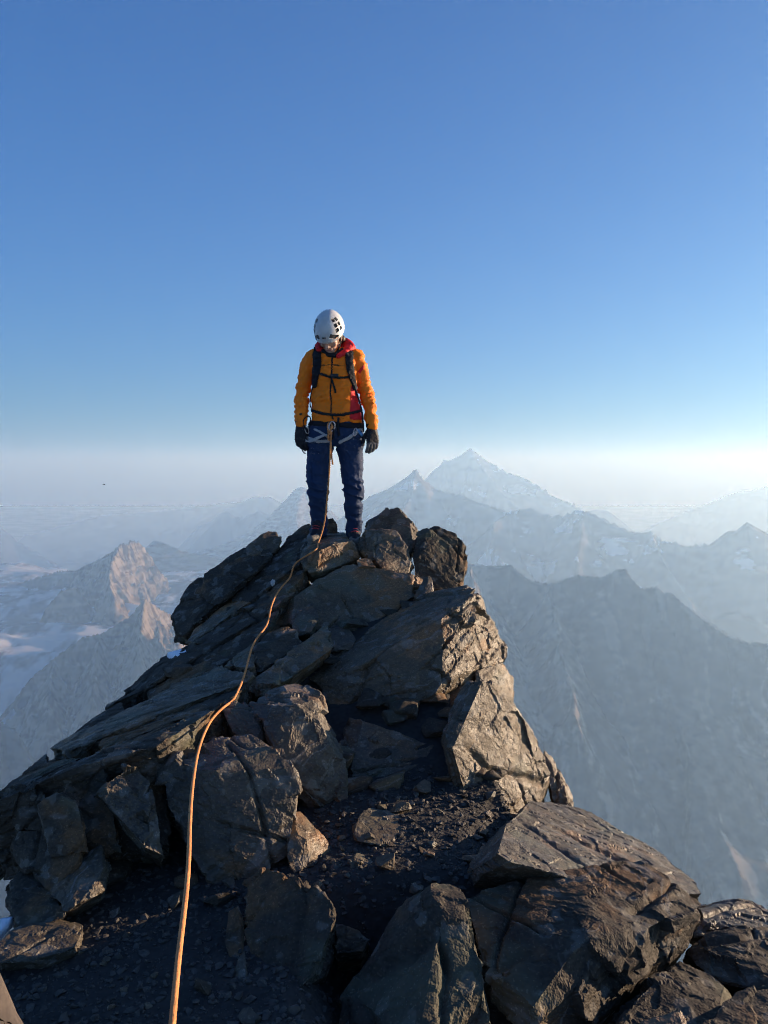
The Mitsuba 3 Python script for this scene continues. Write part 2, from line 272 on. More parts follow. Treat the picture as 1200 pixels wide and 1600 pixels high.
def weather(v, f, seed, size, fol=FOL, layer=0.075, lay_amp=0.02, facet=1.0, fine=1.0, step=0.010, cell=0.26, cracks=5, res=0.01):
    """Broken layer edges, thin scales, chipped facets and grain, laid along the surface normal."""
    n = smooth_normals(v, f)
    rng = np.random.default_rng(seed)
    up = np.array([0.31, 0.9, 0.23]); e1 = norm(np.cross(fol, up)); e2 = np.cross(fol, e1)
    s, a, b = v @ fol, v @ e1, v @ e2
    wv = meshkit.fbm(v * 2.6 + seed * 3.1, 3, seed) - 0.5
    wf = meshkit.fbm(v * 14 + seed, 3, seed + 1) - 0.5
    q = (s + 0.09 * wv + 0.008 * wf) / layer
    q = q + 0.35 * np.sin(q * 1.7 + seed)                      # layers of uneven thickness
    k = np.floor(q); fr = q - k
    side = sm(0.25, 0.8, 1 - np.abs(n @ fol))
    lat = hsh(np.floor(a / cell + 0.5 * wf + hsh(k, k * 0 + 5) * 9), np.floor(b / cell - 0.5 * wf + hsh(k, k * 0 + 9) * 9), k, k * 0 + seed) - 0.5
    lat2 = meshkit.noise(np.stack([a * 8 + seed, b * 8, k * 3.37 + 0.4], -1), seed + 2) - 0.5
    notch = np.exp(-(np.minimum(fr, 1 - fr) / 0.09) ** 2)
    q2 = (s + 0.05 * wv + 0.004 * wf) / (layer * 0.21); k2 = np.floor(q2); f2 = q2 - k2
    lat3 = meshkit.noise(np.stack([a * 7, b * 7, k2 * 5.1 + 0.3], -1), seed + 6) - 0.5
    d = side * (lay_amp * (0.9 * lat + 0.25 * lat2 - 0.30 * notch) + 0.0045 * fine * lat3 - 0.002 * fine * np.exp(-(np.minimum(f2, 1 - f2) / 0.16) ** 2))
    fl = meshkit.fbm(np.stack([a * 1.6 + seed, b * 5.0, s * 2.0], -1), 4, seed + 4) + 0.02 * wf
    d += (1 - side) * step * (np.floor(fl * 8) - 4) * 0.55
    for sp, am in ((0.42 * size, 0.13), (0.16 * size, 0.06)):
        lo, hi = v.min(0) - sp, v.max(0) + sp
        cnt = int(min(3000, max(6, np.prod((hi - lo) / sp))))
        c = rng.uniform(lo, hi, (cnt, 3)); g = rng.normal(0, 1, (cnt, 3)) * am
        _, i = cKDTree(c).query(v + 0.15 * sp * np.stack([wv, -wv, wf], -1))
        d += facet * np.clip(((v - c[i]) * g[i]).sum(1), -0.03, 0.022) * (0.3 + 0.7 * side)
    rd = 1 - np.abs(2 * meshkit.fbm(v * np.array([11, 11, 15.]) + 5, 4, seed + 7) - 1)
    d += fine * (0.005 * (rd - 0.8) + 0.006 * wf + 0.006 * (meshkit.fbm(v * np.array([48, 48, 60.]), 3, seed + 13) - 0.5))
    for i in range(cracks):                 # open joints running through the block
        c = v[rng.integers(len(v))]; g = norm(rng.normal(0, 1, 3)); g = norm(g - fol * (g @ fol) * (0.9 if i % 3 else 0) + (fol * 3 if i % 3 == 0 else 0))
        dd = np.abs((v - c) @ g + 0.03 * size * wv * 4 + 0.01 * wf); lim = sm(0.42, 0.55, meshkit.noise(v * (1.6 / size) + i * 5.5, seed + 40 + i))
        d -= lim * min(0.02, 0.05 * size) * np.exp(-(dd / max(0.0075, 0.4 * res)) ** 2)
    return v + n * d[:, None]

def block(pts3, seed, L, chips=17, chip=0.065, **kw):
    pts3 = np.asarray(pts3, float)
    m = manifold3d.Manifold.hull_points(pts3)
    c = pts3.mean(0); size = float(np.cbrt(max(m.volume(), 1e-4)))
    rng = np.random.default_rng(seed + 1000)
    hv = np.array(m.to_mesh().vert_properties[:, :3], float); tr = np.array(m.to_mesh().tri_verts)
    if 'fol' not in kw:                     # schist splits along its largest flat side
        e = np.cross(hv[tr[:, 1]] - hv[tr[:, 0]], hv[tr[:, 2]] - hv[tr[:, 0]]); ar = np.linalg.norm(e, axis=1); e = norm(e)
        ar = ar * (0.15 + np.maximum(0, -(e @ norm(c)) if np.linalg.norm(c) > 0.5 else 0.5)); kw['fol'] = e[int(np.argmax(((np.abs(e @ e.T) > 0.95) * ar[None]).sum(1)))]
        if kw['fol'][2] < 0: kw['fol'] = -kw['fol']
    for _ in range(chips):
        t = tr[rng.integers(len(tr))]
        p = hv[t[0]] if rng.random() < 0.45 else hv[t[0]] + (hv[t[1]] - hv[t[0]]) * rng.uniform(0.2, 0.8)
        d = norm(norm(p - c) + 0.4 * rng.normal(0, 1, 3))
        off = p @ d + (rng.uniform(-0.25, 1) if False else 0)
        off = max(off, (hv @ d).max() - 0.12 * size) if rng.random() < 0.5 else off
        off -= rng.uniform(0.1, 1.0) * chip * size * 0.5
        off = max(off, (hv @ d).max() - chip * 1.6 * size)
        m = m.trim_by_plane((-d).tolist(), -float(off))
    mm = m.refine_to_length(L).to_mesh()
    v, f = np.array(mm.vert_properties[:, :3], float), np.array(mm.tri_verts)
    kw.setdefault('lay_amp', min(0.022, 0.07 * size)); kw.setdefault('fine', min(1.0, size / 0.3)); kw.setdefault('facet', min(1.0, size / 0.22)); kw.setdefault('step', min(0.0065, 0.02 * size))
    kw.setdefault('res', L); kw.setdefault('cracks', 6 if size > 0.3 else 3 if size > 0.12 else 0)
    return weather(v, f, seed, size, **kw), f

seeds = iter(range(11, 5000, 7))
def rock(label, pts, mat='rock_grey', deep=0.45, shrink=0.85, drop=0.12, more=(), name='boulder', cat='boulder', group=None, fineness=1.0, **kw):
    """A boulder from the measured corners of the sides one sees; it goes on backwards and down."""
    P = ats(pts) if isinstance(pts, list) else pts
    B = P * (1 + deep / P[:, 1:2]); B = B.mean(0) + (B - B.mean(0)) * shrink; B[:, 2] -= drop
    A = np.vstack([P, B] + ([ats(more)] if len(more) else []))
    L = max(0.007, 0.0026 * P[:, 1].mean() * fineness)
    k = add(name, block(A, next(seeds), L, **kw), mat, smooth=False)
    return tag(k, label, cat, group)

# ---------------------------------------------------------------- the ridge itself (bedrock and grit under the blocks)
def ridge_height(X, Y):
    top = -1.50 + 0.60 * sm(3.3, 5.4, Y) + 0.05 * sm(2.5, 1.2, Y) + 0.09 * np.minimum(X, 0) - 0.5 * sm(6.0, 7.2, Y) * (Y > 6)
    top = top - 0.55 * sm(-0.35, 0.05, X - 0.25 * (2.4 - Y)) * sm(2.75, 2.35, Y - 0.12 * X) - 0.2 * sm(0.3, 0.7, X) * sm(3.6, 3.1, Y)
    left = np.interp(Y, [-4, 1.0, 2.4, 3.0, 4.0, 5.0, 6.5, 9], [-1.9, -1.5, -1.22, -1.2, -1.3, -1.1, -0.75, -0.5])
    right = np.interp(Y, [-4, 1.0, 2.2, 2.6, 3.0, 4.0, 5.0, 6.5, 9], [2.3, 1.9, 1.3, 0.95, 0.65, 0.4, 0.35, 0.3, 0.2])
    w = 0.12 * (meshkit.noise(np.stack([X * 2, Y * 2, 0 * X], -1), 3) - 0.5)
    out = np.maximum(np.maximum(left - X, X - right) + w, 0)
    far = np.maximum(Y - 6.6, 0)
    fall = 2.1 * out ** 1.08 + np.where(out > 0, 0.12 * (1 - np.exp(-out * 14)), 0) + 1.2 * far
    P = np.stack([X, Y, 0 * X], -1)
    rough = 0.05 * (meshkit.fbm(P * 2.2, 4, 5) - 0.5) + sm(0, 0.4, out) * (0.5 * (ridged(X * 1.3, Y * 1.3, 0 * X, 5, 77) - 0.5) + 0.12 * (meshkit.fbm(P * 9, 3, 8) - 0.5))
    return top - fall + rough + 0.014 * (meshkit.fbm(P * 28, 3, 15) - 0.5), out
xs = np.concatenate([np.linspace(-60, -5, 60), np.arange(-4.95, -2.0, 0.06), np.arange(-2.0, 2.2, 0.017), np.arange(2.2, 5, 0.06), np.linspace(5, 60, 60)])
ys = np.concatenate([np.linspace(-30, 0.8, 60), np.arange(0.82, 3.8, 0.015), np.arange(3.8, 4.6, 0.03), np.arange(4.6, 8, 0.03), np.linspace(8, 40, 60)])
X, Y = np.meshgrid(xs, ys)
Z, OUT = ridge_height(X, Y)
tag(add('ridge', grid_mesh(X, Y, Z), 'gravel_earth'), 'dark gritty ground and bedrock of the narrow ridge under the boulders', 'ridge', kind='structure')

# ---------------------------------------------------------------- the blocks, from the foreground to the top
# right foreground
rock('big dark wedge-shaped boulder at the bottom centre with a sunlit right edge', [(700, 1370, 2.34), (720, 1380, 2.33), (738, 1450, 2.2), (752, 1520, 2.08), (775, 1640, 1.92), (640, 1400, 2.42), (590, 1475, 2.32), (535, 1555, 2.18), (515, 1660, 2.0), (640, 1700, 1.8), (690, 1540, 2.04)], 'rock_dark', deep=0.35)
rock('largest dark boulder at the bottom right with a gold-lit slanting lower edge', [(728, 1402, 2.55), (850, 1379, 2.58), (957, 1345, 2.68), (1005, 1341, 2.72), (1052, 1377, 2.6), (1097, 1405, 2.5), (1102, 1424, 2.56), (1066, 1478, 2.5), (1000, 1545, 2.35), (940, 1600, 2.2), (880, 1660, 2.1),
      (1040, 1455, 2.32), (960, 1535, 2.12), (885, 1600, 1.98), (840, 1640, 1.92), (765, 1545, 2.12), (742, 1470, 2.35), (900, 1470, 2.22)], 'rock_dark', deep=0.5)
rock('flat slab with a shining sunlit top above the largest bottom right boulder', np.vstack([on((880, 1300, 3.15), (0.33, 0.14, 1.0), [(775, 1341), (835, 1346), (908, 1366), (1000, 1402), (790, 1290), (830, 1249), (860, 1256), (901, 1258), (957, 1290), (1030, 1330), (1080, 1370), (1097, 1396)]), ats([(708, 1369, 2.9), (728, 1400, 2.8), (780, 1390, 2.78), (905, 1392, 2.64)])]), 'rock_grey', deep=0.22, chips=4, chip=0.05, layer=0.04, facet=0.4, cracks=4)
rock('low lit slab behind the largest boulder at the right edge', [(1090, 1404, 3.0), (1160, 1407, 3.02), (1215, 1426, 2.95), (1240, 1455, 2.7), (1085, 1462, 2.65), (1100, 1440, 2.7)], 'rock_grey', deep=0.35)
rock('dark rounded boulder at the right edge below the low lit slab', [(1068, 1490, 2.5), (1100, 1460, 2.55), (1150, 1446, 2.58), (1205, 1442, 2.58), (1250, 1470, 2.5), (1240, 1560, 2.2), (1120, 1532, 2.3)], 'rock_dark', deep=0.4)
rock('smooth dark boulder under the gold-lit edge at bottom right', [(1062, 1494, 2.32), (1110, 1518, 2.28), (1152, 1552, 2.2), (1140, 1565, 2.15), (1090, 1620, 2.0), (930, 1640, 1.95), (960, 1580, 2.1)], 'rock_dark', deep=0.4)
rock('dark boulder in the bottom right corner', [(1150, 1545, 2.1), (1230, 1530, 2.15), (1260, 1640, 1.9), (1080, 1660, 1.82), (1100, 1600, 1.98)], 'rock_dark', deep=0.4)
rock('small lit-topped stone at the bottom edge left of the bottom right corner', [(1000, 1590, 1.95), (1060, 1575, 1.98), (1072, 1585, 1.97), (1075, 1640, 1.85), (985, 1640, 1.85)], 'rock_grey', deep=0.15, name='stone', cat='stone')
# centre foreground
rock('upright dark boulder with a pale rim at lower left of the centre', [(383, 1358, 2.62), (410, 1362, 2.58), (440, 1359, 2.55), (468, 1387, 2.46), (522, 1418, 2.36), (527, 1470, 2.28), (515, 1502, 2.2), (430, 1580, 2.12), (395, 1565, 2.2), (385, 1450, 2.42)], 'rock_dark', deep=0.25)
rock('narrow leaning stone just left of the upright pale-rimmed boulder', [(358, 1425, 2.5), (372, 1415, 2.5), (380, 1440, 2.45), (382, 1500, 2.3), (362, 1508, 2.28), (352, 1470, 2.35)], 'rock_dark', deep=0.1, name='stone', cat='stone')
rock('small pointed stone at the foot of the upright pale-rimmed boulder', [(382, 1480, 2.3), (388, 1520, 2.22), (386, 1548, 2.15), (365, 1530, 2.2), (364, 1505, 2.25)], 'rock_grey', deep=0.1, name='stone', cat='stone')
rock('low dark stone between the upright pale-rimmed boulder and the bottom centre wedge', [(525, 1440, 2.5), (560, 1452, 2.48), (576, 1468, 2.45), (566, 1485, 2.4), (525, 1490, 2.38)], 'rock_dark', deep=0.2, name='stone', cat='stone')
rock('half-buried flat stone on the grit below the upright pale-rimmed boulder', [(286, 1510, 2.3), (300, 1505, 2.3), (325, 1555, 2.16), (318, 1562, 2.14), (290, 1545, 2.2)], 'rock_dark', deep=0.1, name='stone', cat='stone')
rock('small stone with a bright sunlit lower face beside the big boulder under the rope', [(452, 1263, 3.05), (475, 1264, 3.08), (509, 1303, 3.0), (515, 1328, 2.95), (512, 1342, 2.92), (486, 1360, 2.82), (466, 1372, 2.78), (448, 1340, 2.82), (446, 1290, 2.9), (480, 1312, 2.88)], 'rock_brown', deep=0.25)
rock('jagged sunlit stone lying on the grit in the hollow', [(550, 1284, 3.1), (580, 1257, 3.3), (640, 1270, 3.24), (678, 1297, 3.1), (683, 1312, 3.02), (633, 1328, 2.93), (600, 1321, 2.93), (553, 1311, 2.97)], 'rock_brown', deep=0.12, drop=0.04)
rock('thin dark stone to the right of the jagged sunlit stone', [(640, 1288, 3.15), (700, 1285, 3.2), (726, 1292, 3.15), (722, 1304, 3.05), (660, 1318, 2.98)], 'rock_dark', deep=0.2, name='stone', cat='stone')
rock('flat lit stone on the grit in front of the jagged sunlit stone', [(545, 1335, 2.84), (558, 1331, 2.88), (592, 1350, 2.84), (628, 1353, 2.82), (630, 1367, 2.77), (552, 1368, 2.77), (633, 1378, 2.74), (551, 1379, 2.74)], 'rock_brown', deep=0.12, name='stone', cat='stone')
rock('tiny orange-lit pebble in front of the flat lit stone', [(566, 1374, 2.72), (575, 1368, 2.74), (585, 1372, 2.72), (582, 1380, 2.70), (570, 1381, 2.69)], 'rock_brown', deep=0.03, name='pebble', cat='pebble', chips=3)
rock('orange-lit pebble wedged beside the flat shining slab', [(746, 1294, 3.16), (755, 1289, 3.18), (764, 1297, 3.15), (760, 1302, 3.1), (748, 1301, 3.1)], 'rock_brown', deep=0.05, name='pebble', cat='pebble', chips=3)
# middle
rock('large dark boulder directly under the rope with one sunlit corner', [(248, 1186, 3.05), (335, 1130, 3.35), (362, 1138, 3.3), (385, 1153, 3.22), (440, 1164, 3.1), (455, 1200, 3.0), (465, 1228, 2.97), (458, 1262, 2.94), (450, 1335, 2.86), (400, 1374, 2.78), (340, 1376, 2.74), (300, 1325, 2.8), (262, 1258, 2.9), (320, 1208, 2.9)], 'rock_grey', deep=0.4)
rock('tall block behind the big boulder under the rope, its right edge sunlit', [(383, 1098, 3.6), (440, 1065, 3.78), (478, 1075, 3.72), (500, 1087, 3.62), (513, 1135, 3.52), (530, 1170, 3.46), (535, 1240, 3.36), (500, 1270, 3.28), (440, 1200, 3.32), (408, 1116, 3.42), (490, 1090, 3.52)], 'rock_grey', deep=0.4)
rock('small block wedged between the two boulders beside the rope', [(343, 1112, 3.5), (385, 1093, 3.65), (402, 1112, 3.55), (418, 1165, 3.4), (380, 1160, 3.38), (350, 1132, 3.42)], 'rock_grey', deep=0.3)
rock('rust-streaked sunlit block leaning at the right side of the ridge', np.vstack([on((770, 1180, 3.65), (0.66, -0.66, 0.36), [(747, 1060), (770, 1072), (800, 1097), (828, 1138), (853, 1180), (866, 1216), (860, 1250), (795, 1264), (768, 1296), (735, 1275), (714, 1245), (702, 1187), (706, 1130)]), ats([(690, 1155, 3.75), (720, 1080, 4.1), (715, 1275, 3.45)])]), 'rock_brown', deep=0.5, chips=6)
rock('small brown stone poking out behind the rust-streaked block', [(850, 1172, 4.3), (862, 1177, 4.3), (869, 1207, 4.25), (898, 1250, 4.1), (896, 1264, 4.0), (865, 1262, 4.0)], 'rock_brown', deep=0.2, name='stone', cat='stone')
rock('shaded block at the back of the hollow, left of the rust-streaked block', [(545, 1116, 3.9), (600, 1140, 3.85), (640, 1155, 3.82), (692, 1168, 3.8), (696, 1252, 3.5), (560, 1245, 3.48), (534, 1165, 3.72)], 'rock_grey', deep=0.4)
rock('dark block jammed under the big tilted slab', [(570, 1110, 4.25), (640, 1090, 4.3), (720, 1060, 4.3), (740, 1100, 4.1), (690, 1160, 3.95), (600, 1150, 3.98)], 'rock_dark', deep=0.4)
rock('big tilted slab jutting out to the right in the middle of the ridge', [(475, 1052, 4.9), (560, 990, 5.0), (650, 930, 5.1), (737, 913, 4.95), (462, 1072, 4.3), (565, 1037, 4.2), (690, 966, 4.32), (744, 918, 4.65), (764, 970, 4.75), (793, 998, 4.85), (784, 1036, 4.7), (510, 1112, 4.15), (570, 1130, 4.08), (690, 1080, 4.08), (755, 1050, 4.35), (735, 980, 4.4)], 'rock_brown', deep=0.15, chips=8)
rock('jagged sunlit block under the right end of the big tilted slab', [(738, 1052, 4.3), (780, 1037, 4.5), (790, 1040, 4.55), (803, 1057, 4.6), (802, 1078, 4.5), (800, 1100, 4.4), (745, 1085, 4.2)], 'rock_brown', deep=0.3)
# small blocks left of the tilted slab
rock('long narrow block lying along the left edge of the big tilted slab', [(372, 1078, 3.95), (400, 1058, 4.0), (470, 1010, 4.35), (503, 978, 4.6), (519, 995, 4.5), (519, 1015, 4.35), (450, 1062, 4.0), (400, 1085, 3.85)], 'rock_brown', deep=0.3)
rock('rounded stone above the long narrow block', [(455, 975, 4.7), (475, 945, 4.85), (492, 944, 4.85), (500, 965, 4.75), (485, 990, 4.6), (462, 990, 4.6)], 'rock_grey', deep=0.25, name='stone', cat='stone')
rock('pale-edged stone at the upper left end of the big tilted slab', [(515, 985, 4.7), (528, 970, 4.8), (545, 982, 4.75), (558, 998, 4.65), (545, 1012, 4.55), (520, 1015, 4.5)], 'rock_grey', deep=0.25, name='stone', cat='stone')
rock('small dark stone in the gap above the pale-edged stone', [(535, 968, 4.9), (560, 955, 4.95), (573, 968, 4.9), (562, 992, 4.75), (548, 985, 4.75)], 'rock_dark', deep=0.2, name='stone', cat='stone')
rock('broken stone beside the rope above the long narrow block', [(395, 1010, 4.35), (415, 990, 4.5), (450, 975, 4.6), (475, 1000, 4.45), (455, 1020, 4.3), (400, 1052, 4.05)], 'rock_dark', deep=0.3, name='stone', cat='stone')
# below the climber
rock('broad shaded slab across the ridge below the climber', [(435, 950, 4.95), (470, 915, 5.05), (508, 892, 5.2), (540, 880, 5.25), (590, 888, 5.22), (640, 897, 5.2), (659, 904, 5.2), (648, 930, 5.05), (600, 968, 4.9), (560, 988, 4.8), (470, 990, 4.72), (436, 975, 4.78)], 'rock_brown', deep=0.4)
rock('small upright stone at the right end of the broad shaded slab', [(645, 932, 5.0), (660, 905, 5.1), (667, 897, 5.12), (675, 901, 5.1), (677, 928, 5.0), (660, 942, 4.95)], 'rock_grey', deep=0.2, name='stone', cat='stone')
rock('big layered block on the right of the summit with chipped sunlit edge', [(655, 823, 5.65), (675, 819, 5.7), (707, 831, 5.65), (722, 834, 5.7), (727, 845, 5.7), (727, 870, 5.65), (725, 900, 5.55), (720, 911, 5.5), (680, 927, 5.35), (648, 900, 5.4), (644, 855, 5.5)], 'rock_dark', deep=0.4, layer=0.05, lay_amp=0.03, cell=0.3)
rock('highest boulder right behind the climber\'s feet', [(564, 828, 5.9), (575, 811, 5.95), (603, 795, 6.0), (620, 794, 6.0), (633, 807, 5.95), (656, 828, 5.9), (650, 860, 5.8), (570, 862, 5.8)], 'rock_brown', deep=0.35)
rock('wedge stone leaning between the highest boulder and the layered block', [(608, 826, 5.7), (622, 812, 5.78), (642, 826, 5.72), (646, 852, 5.65), (640, 870, 5.6), (622, 850, 5.62)], 'rock_brown', deep=0.2, name='stone', cat='stone')
rock('rounded boulder at the climber\'s left foot with a rusty sunlit lower side', [(562, 842, 5.55), (566, 826, 5.6), (580, 821, 5.62), (606, 821, 5.62), (616, 828, 5.6), (624, 842, 5.55), (636, 858, 5.5), (646, 890, 5.4), (643, 898, 5.35), (602, 891, 5.3), (576, 869, 5.35), (563, 862, 5.42)], 'rock_brown', deep=0.3)
rock('small stone lodged under the rounded boulder near the climber\'s foot', [(557, 876, 5.25), (568, 870, 5.3), (580, 874, 5.28), (588, 886, 5.2), (560, 886, 5.2)], 'rock_brown', deep=0.15, name='stone', cat='stone')
rock('bright sunlit slab that the climber stands on', np.vstack([on((520, 868, 5.3), (0.6, -0.72, 0.35), [(491, 866), (508, 857), (525, 850), (549, 845), (562, 870), (541, 876), (520, 889), (499, 895)]), ats([(471, 881, 5.3), (482, 891, 5.15), (465, 858, 5.6), (475, 838, 5.9), (505, 832, 6.0), (535, 832, 6.05), (560, 842, 6.0)])]), 'rock_brown', deep=0.15, chips=3)
rock('small upright splinter of rock just behind the climber\'s legs', [(508, 838, 5.95), (510, 812, 6.0), (520, 808, 6.0), (521, 818, 6.0), (527, 818, 6.0), (528, 838, 5.95)], 'rock_dark', deep=0.15, name='stone', cat='stone', chips=3)
rock('dark hump of rock at the climber\'s right foot', [(432, 862, 5.75), (452, 838, 5.9), (470, 822, 6.0), (486, 816, 6.0), (498, 830, 5.95), (495, 850, 5.75), (450, 880, 5.5)], 'rock_dark', deep=0.3)
# the outcrop beyond the slab on the left
rock('pointed rock with a sunlit ledge at the top of the left outcrop', [(383, 853, 5.6), (392, 849, 5.65), (412, 835, 5.75), (421, 826, 5.8), (430, 833, 5.78), (438, 848, 5.7), (430, 864, 5.6), (385, 872, 5.5)], 'rock_brown', deep=0.35, layer=0.045, lay_amp=0.035, fol=norm(np.array([-0.5, -0.3, 0.8])))
rock('layered dark rock in the middle of the left outcrop', [(318, 897, 5.55), (352, 879, 5.6), (383, 854, 5.65), (390, 868, 5.6), (432, 860, 5.6), (400, 897, 5.4), (360, 930, 5.2), (330, 950, 5.15), (308, 930, 5.35)], 'rock_dark', deep=0.4, layer=0.05, lay_amp=0.05, cell=0.2, fol=norm(np.array([-0.5, -0.3, 0.8])))
rock('overhanging dark rock at the lower end of the left outcrop', [(270, 960, 5.4), (278, 950, 5.45), (296, 938, 5.5), (292, 917, 5.6), (320, 896, 5.65), (365, 922, 5.35), (340, 948, 5.2), (310, 975, 5.1), (288, 995, 5.1), (275, 985, 5.2)], 'rock_dark', deep=0.5, layer=0.045, lay_amp=0.05, fol=norm(np.array([-0.5, -0.3, 0.8])))
# the long sloping slab on the left, broken into plates
from shapely.geometry import Polygon
from scipy.interpolate import RBFInterpolator
OUT_ = ats([(478, 838, 5.75), (440, 858, 5.7), (400, 895, 5.5), (345, 945, 5.3), (284, 1002, 5.02), (255, 1022, 4.9), (205, 1066, 4.55), (150, 1115, 4.2), (85, 1168, 3.75), (30, 1206, 3.45), (0, 1238, 3.2), (-60, 1275, 3.05),
            (-20, 1258, 2.98), (40, 1232, 2.95), (140, 1197, 2.98), (246, 1181, 3.02), (345, 1108, 3.5), (397, 1055, 4.02), (402, 1002, 4.48), (442, 938, 4.92), (478, 885, 5.25)])
slab_z = RBFInterpolator(OUT_[:, :2], OUT_[:, 2], smoothing=0.02, kernel='thin_plate_spline')
SLAB = thing('rock_slab', 'long dark slab sloping down to the left beside the rope, split into thin plates', 'rock slab')
ca, sa = math.cos(math.radians(33)), math.sin(math.radians(33))
R2 = np.array([[ca, sa], [-sa, ca]]); uv_ = OUT_[:, :2] @ R2.T; outline = Polygon(uv_).buffer(0)
r = np.random.default_rng(21); v0 = uv_[:, 1].min() - 0.05; vmax = uv_[:, 1].max(); sk0 = 0.0
while v0 < vmax:
    h = r.uniform(0.16, 0.46); sk1 = r.uniform(-0.10, 0.10); u0 = uv_[:, 0].min() - r.uniform(0, 0.5)
    while u0 < uv_[:, 0].max():
        w = r.uniform(0.4, 1.3); e = r.uniform(-0.12, 0.12, 4)
        quad = Polygon([(u0 + e[0], v0 + sk0 * u0), (u0 + w + e[1], v0 + sk0 * (u0 + w)), (u0 + w + e[1] + e[2] * 0.6, v0 + h + sk1 * (u0 + w)), (u0 + e[0] + e[3] * 0.6, v0 + h + sk1 * u0)]).buffer(0)
        for g in getattr(quad.intersection(outline).buffer(-0.002), 'geoms', [quad.intersection(outline).buffer(-0.002)]):
            if g.is_empty or g.area < 0.012: continue
            q = np.array(g.segmentize(0.15).exterior.coords)[:-1]; xy = q @ R2; vc = q[:, 1].mean()
            z = slab_z(xy) + r.normal(0, 0.009) - r.uniform(-0.02, 0.09) * (q[:, 1] - vc) + r.normal(0, 0.025) * (q[:, 0] - q[:, 0].mean())
            top = np.column_stack([xy, z]); c = top.mean(0)
            low = c + (top - c) * 0.93 + [0.03, 0.06, -0.34]
            add('plate', block(np.vstack([top, low]), next(seeds), max(0.008, 0.0027 * c[1]), chips=5, chip=0.06, fol=FOL, step=0.010, layer=0.05, lay_amp=0.02, cracks=2), ('rock_dark', 'rock_brown', 'rock_dark')[int(r.integers(3))], SLAB, smooth=False)
        u0 += w
    v0 += h; sk0 = sk1
# the dark wall under the slab
rock('overhanging corner block under the lowest plate at the left edge', [(-40, 1245, 3.05), (38, 1222, 3.0), (70, 1235, 2.95), (72, 1300, 2.9), (28, 1297, 2.95), (10, 1284, 3.0), (-10, 1262, 3.05)], 'rock_dark', deep=0.4)
rock('upright block in the dark wall under the lowest plate', [(60, 1255, 2.88), (100, 1230, 2.86), (118, 1240, 2.84), (140, 1330, 2.72), (80, 1340, 2.76)], 'rock_dark', deep=0.4)
rock('sharp-edged block in the dark wall next to the big boulder under the rope', [(150, 1236, 2.86), (175, 1218, 2.92), (213, 1189, 3.0), (234, 1200, 2.96), (250, 1300, 2.78), (258, 1335, 2.7), (225, 1322, 2.7), (175, 1266, 2.8)], 'rock_grey', deep=0.4)
rock('recessed block in the dark wall between the upright and the sharp-edged block', [(100, 1210, 3.0), (160, 1195, 3.02), (172, 1260, 2.95), (190, 1330, 2.8), (120, 1340, 2.8)], 'rock_dark', deep=0.4)
rock('long dark face at the back of the wall under the sloping slab', [(38, 1240, 3.06), (140, 1208, 3.08), (255, 1192, 3.12), (268, 1330, 2.88), (150, 1348, 2.86), (42, 1348, 2.96)], 'rock_dark', deep=0.3)
rock('knobbly dark rock at the left foot of the wall', [(28, 1296, 2.95), (17, 1322, 2.92), (22, 1342, 2.88), (34, 1352, 2.85), (90, 1400, 2.65), (140, 1340, 2.72), (110, 1290, 2.85)], 'rock_dark', deep=0.4)
rock('low dark rock at the left edge below the knobbly rock', [(15, 1376, 2.8), (30, 1360, 2.85), (80, 1370, 2.78), (100, 1430, 2.52), (30, 1450, 2.5), (18, 1402, 2.68)], 'rock_dark', deep=0.4)
rock('smooth bank of rock at the foot of the dark wall', [(76, 1394, 2.66), (125, 1338, 2.78), (160, 1320, 2.8), (175, 1350, 2.74), (160, 1392, 2.6), (100, 1425, 2.5)], 'rock_grey', deep=0.3)
rock('ribbed stone at the left edge catching the streak of sunlight', [(0, 1470, 2.42), (37, 1443, 2.52), (95, 1436, 2.55), (126, 1446, 2.52), (137, 1463, 2.46), (122, 1484, 2.38), (75, 1502, 2.32), (5, 1502, 2.3), (-30, 1490, 2.34)], 'rock_grey', deep=0.15)

# ---------------------------------------------------------------- loose stones and grit
rng = np.random.default_rng(4)
BASE = trimesh.creation.icosphere(subdivisions=1)
def pebbles(n, region, rad, seed, flat=0.6):
    r = np.random.default_rng(seed); V, F = [], []
    base = np.array(trimesh.creation.icosphere(subdivisions=0).vertices); bf = np.array(trimesh.creation.icosphere(subdivisions=0).faces)
    P = region(r, n); z, _ = ridge_height(P[:, 0], P[:, 1])
    for i in range(n):
        q = base * (1 + 0.35 * r.normal(0, 1, (12, 1)).clip(-1.2, 1.2)) * (rad[0] + (rad[1] - rad[0]) * r.random() ** 5) * r.uniform(0.6, 1.3, 3) * [1, 1, flat]
        a = r.uniform(0, 6.28); q = q @ np.array([[math.cos(a), math.sin(a), 0], [-math.sin(a), math.cos(a), 0], [0, 0, 1]])
        V.append(q + [P[i, 0], P[i, 1], z[i] + 0.15 * np.ptp(q[:, 2])]); F.append(bf + 12 * i)
    return np.vstack(V), np.vstack(F)
def yard(r, n): return np.stack([r.uniform(-1.5, 1.0, n), 1.55 + 2.1 * r.random(n)], 1)
tag(add('gravel', pebbles(22000, yard, (0.0022, 0.016), 5), 'gravel_stone', smooth=False), 'dark gravel and grit covering the ground between the boulders', 'gravel', kind='stuff')
def rubble_place(r, n):
    P = np.stack([r.uniform(-1.3, 0.9, n * 3), r.uniform(2.4, 5.6, n * 3)], 1)
    P = P[~((P[:, 0] > -0.3) & (P[:, 0] < 0.5) & (P[:, 1] < 3.5))]
    return P[(P[:, 1] > 3.3) | (r.random(len(P)) < 0.12)][:n]
r = np.random.default_rng(8); V, F, at0 = [], [], 0
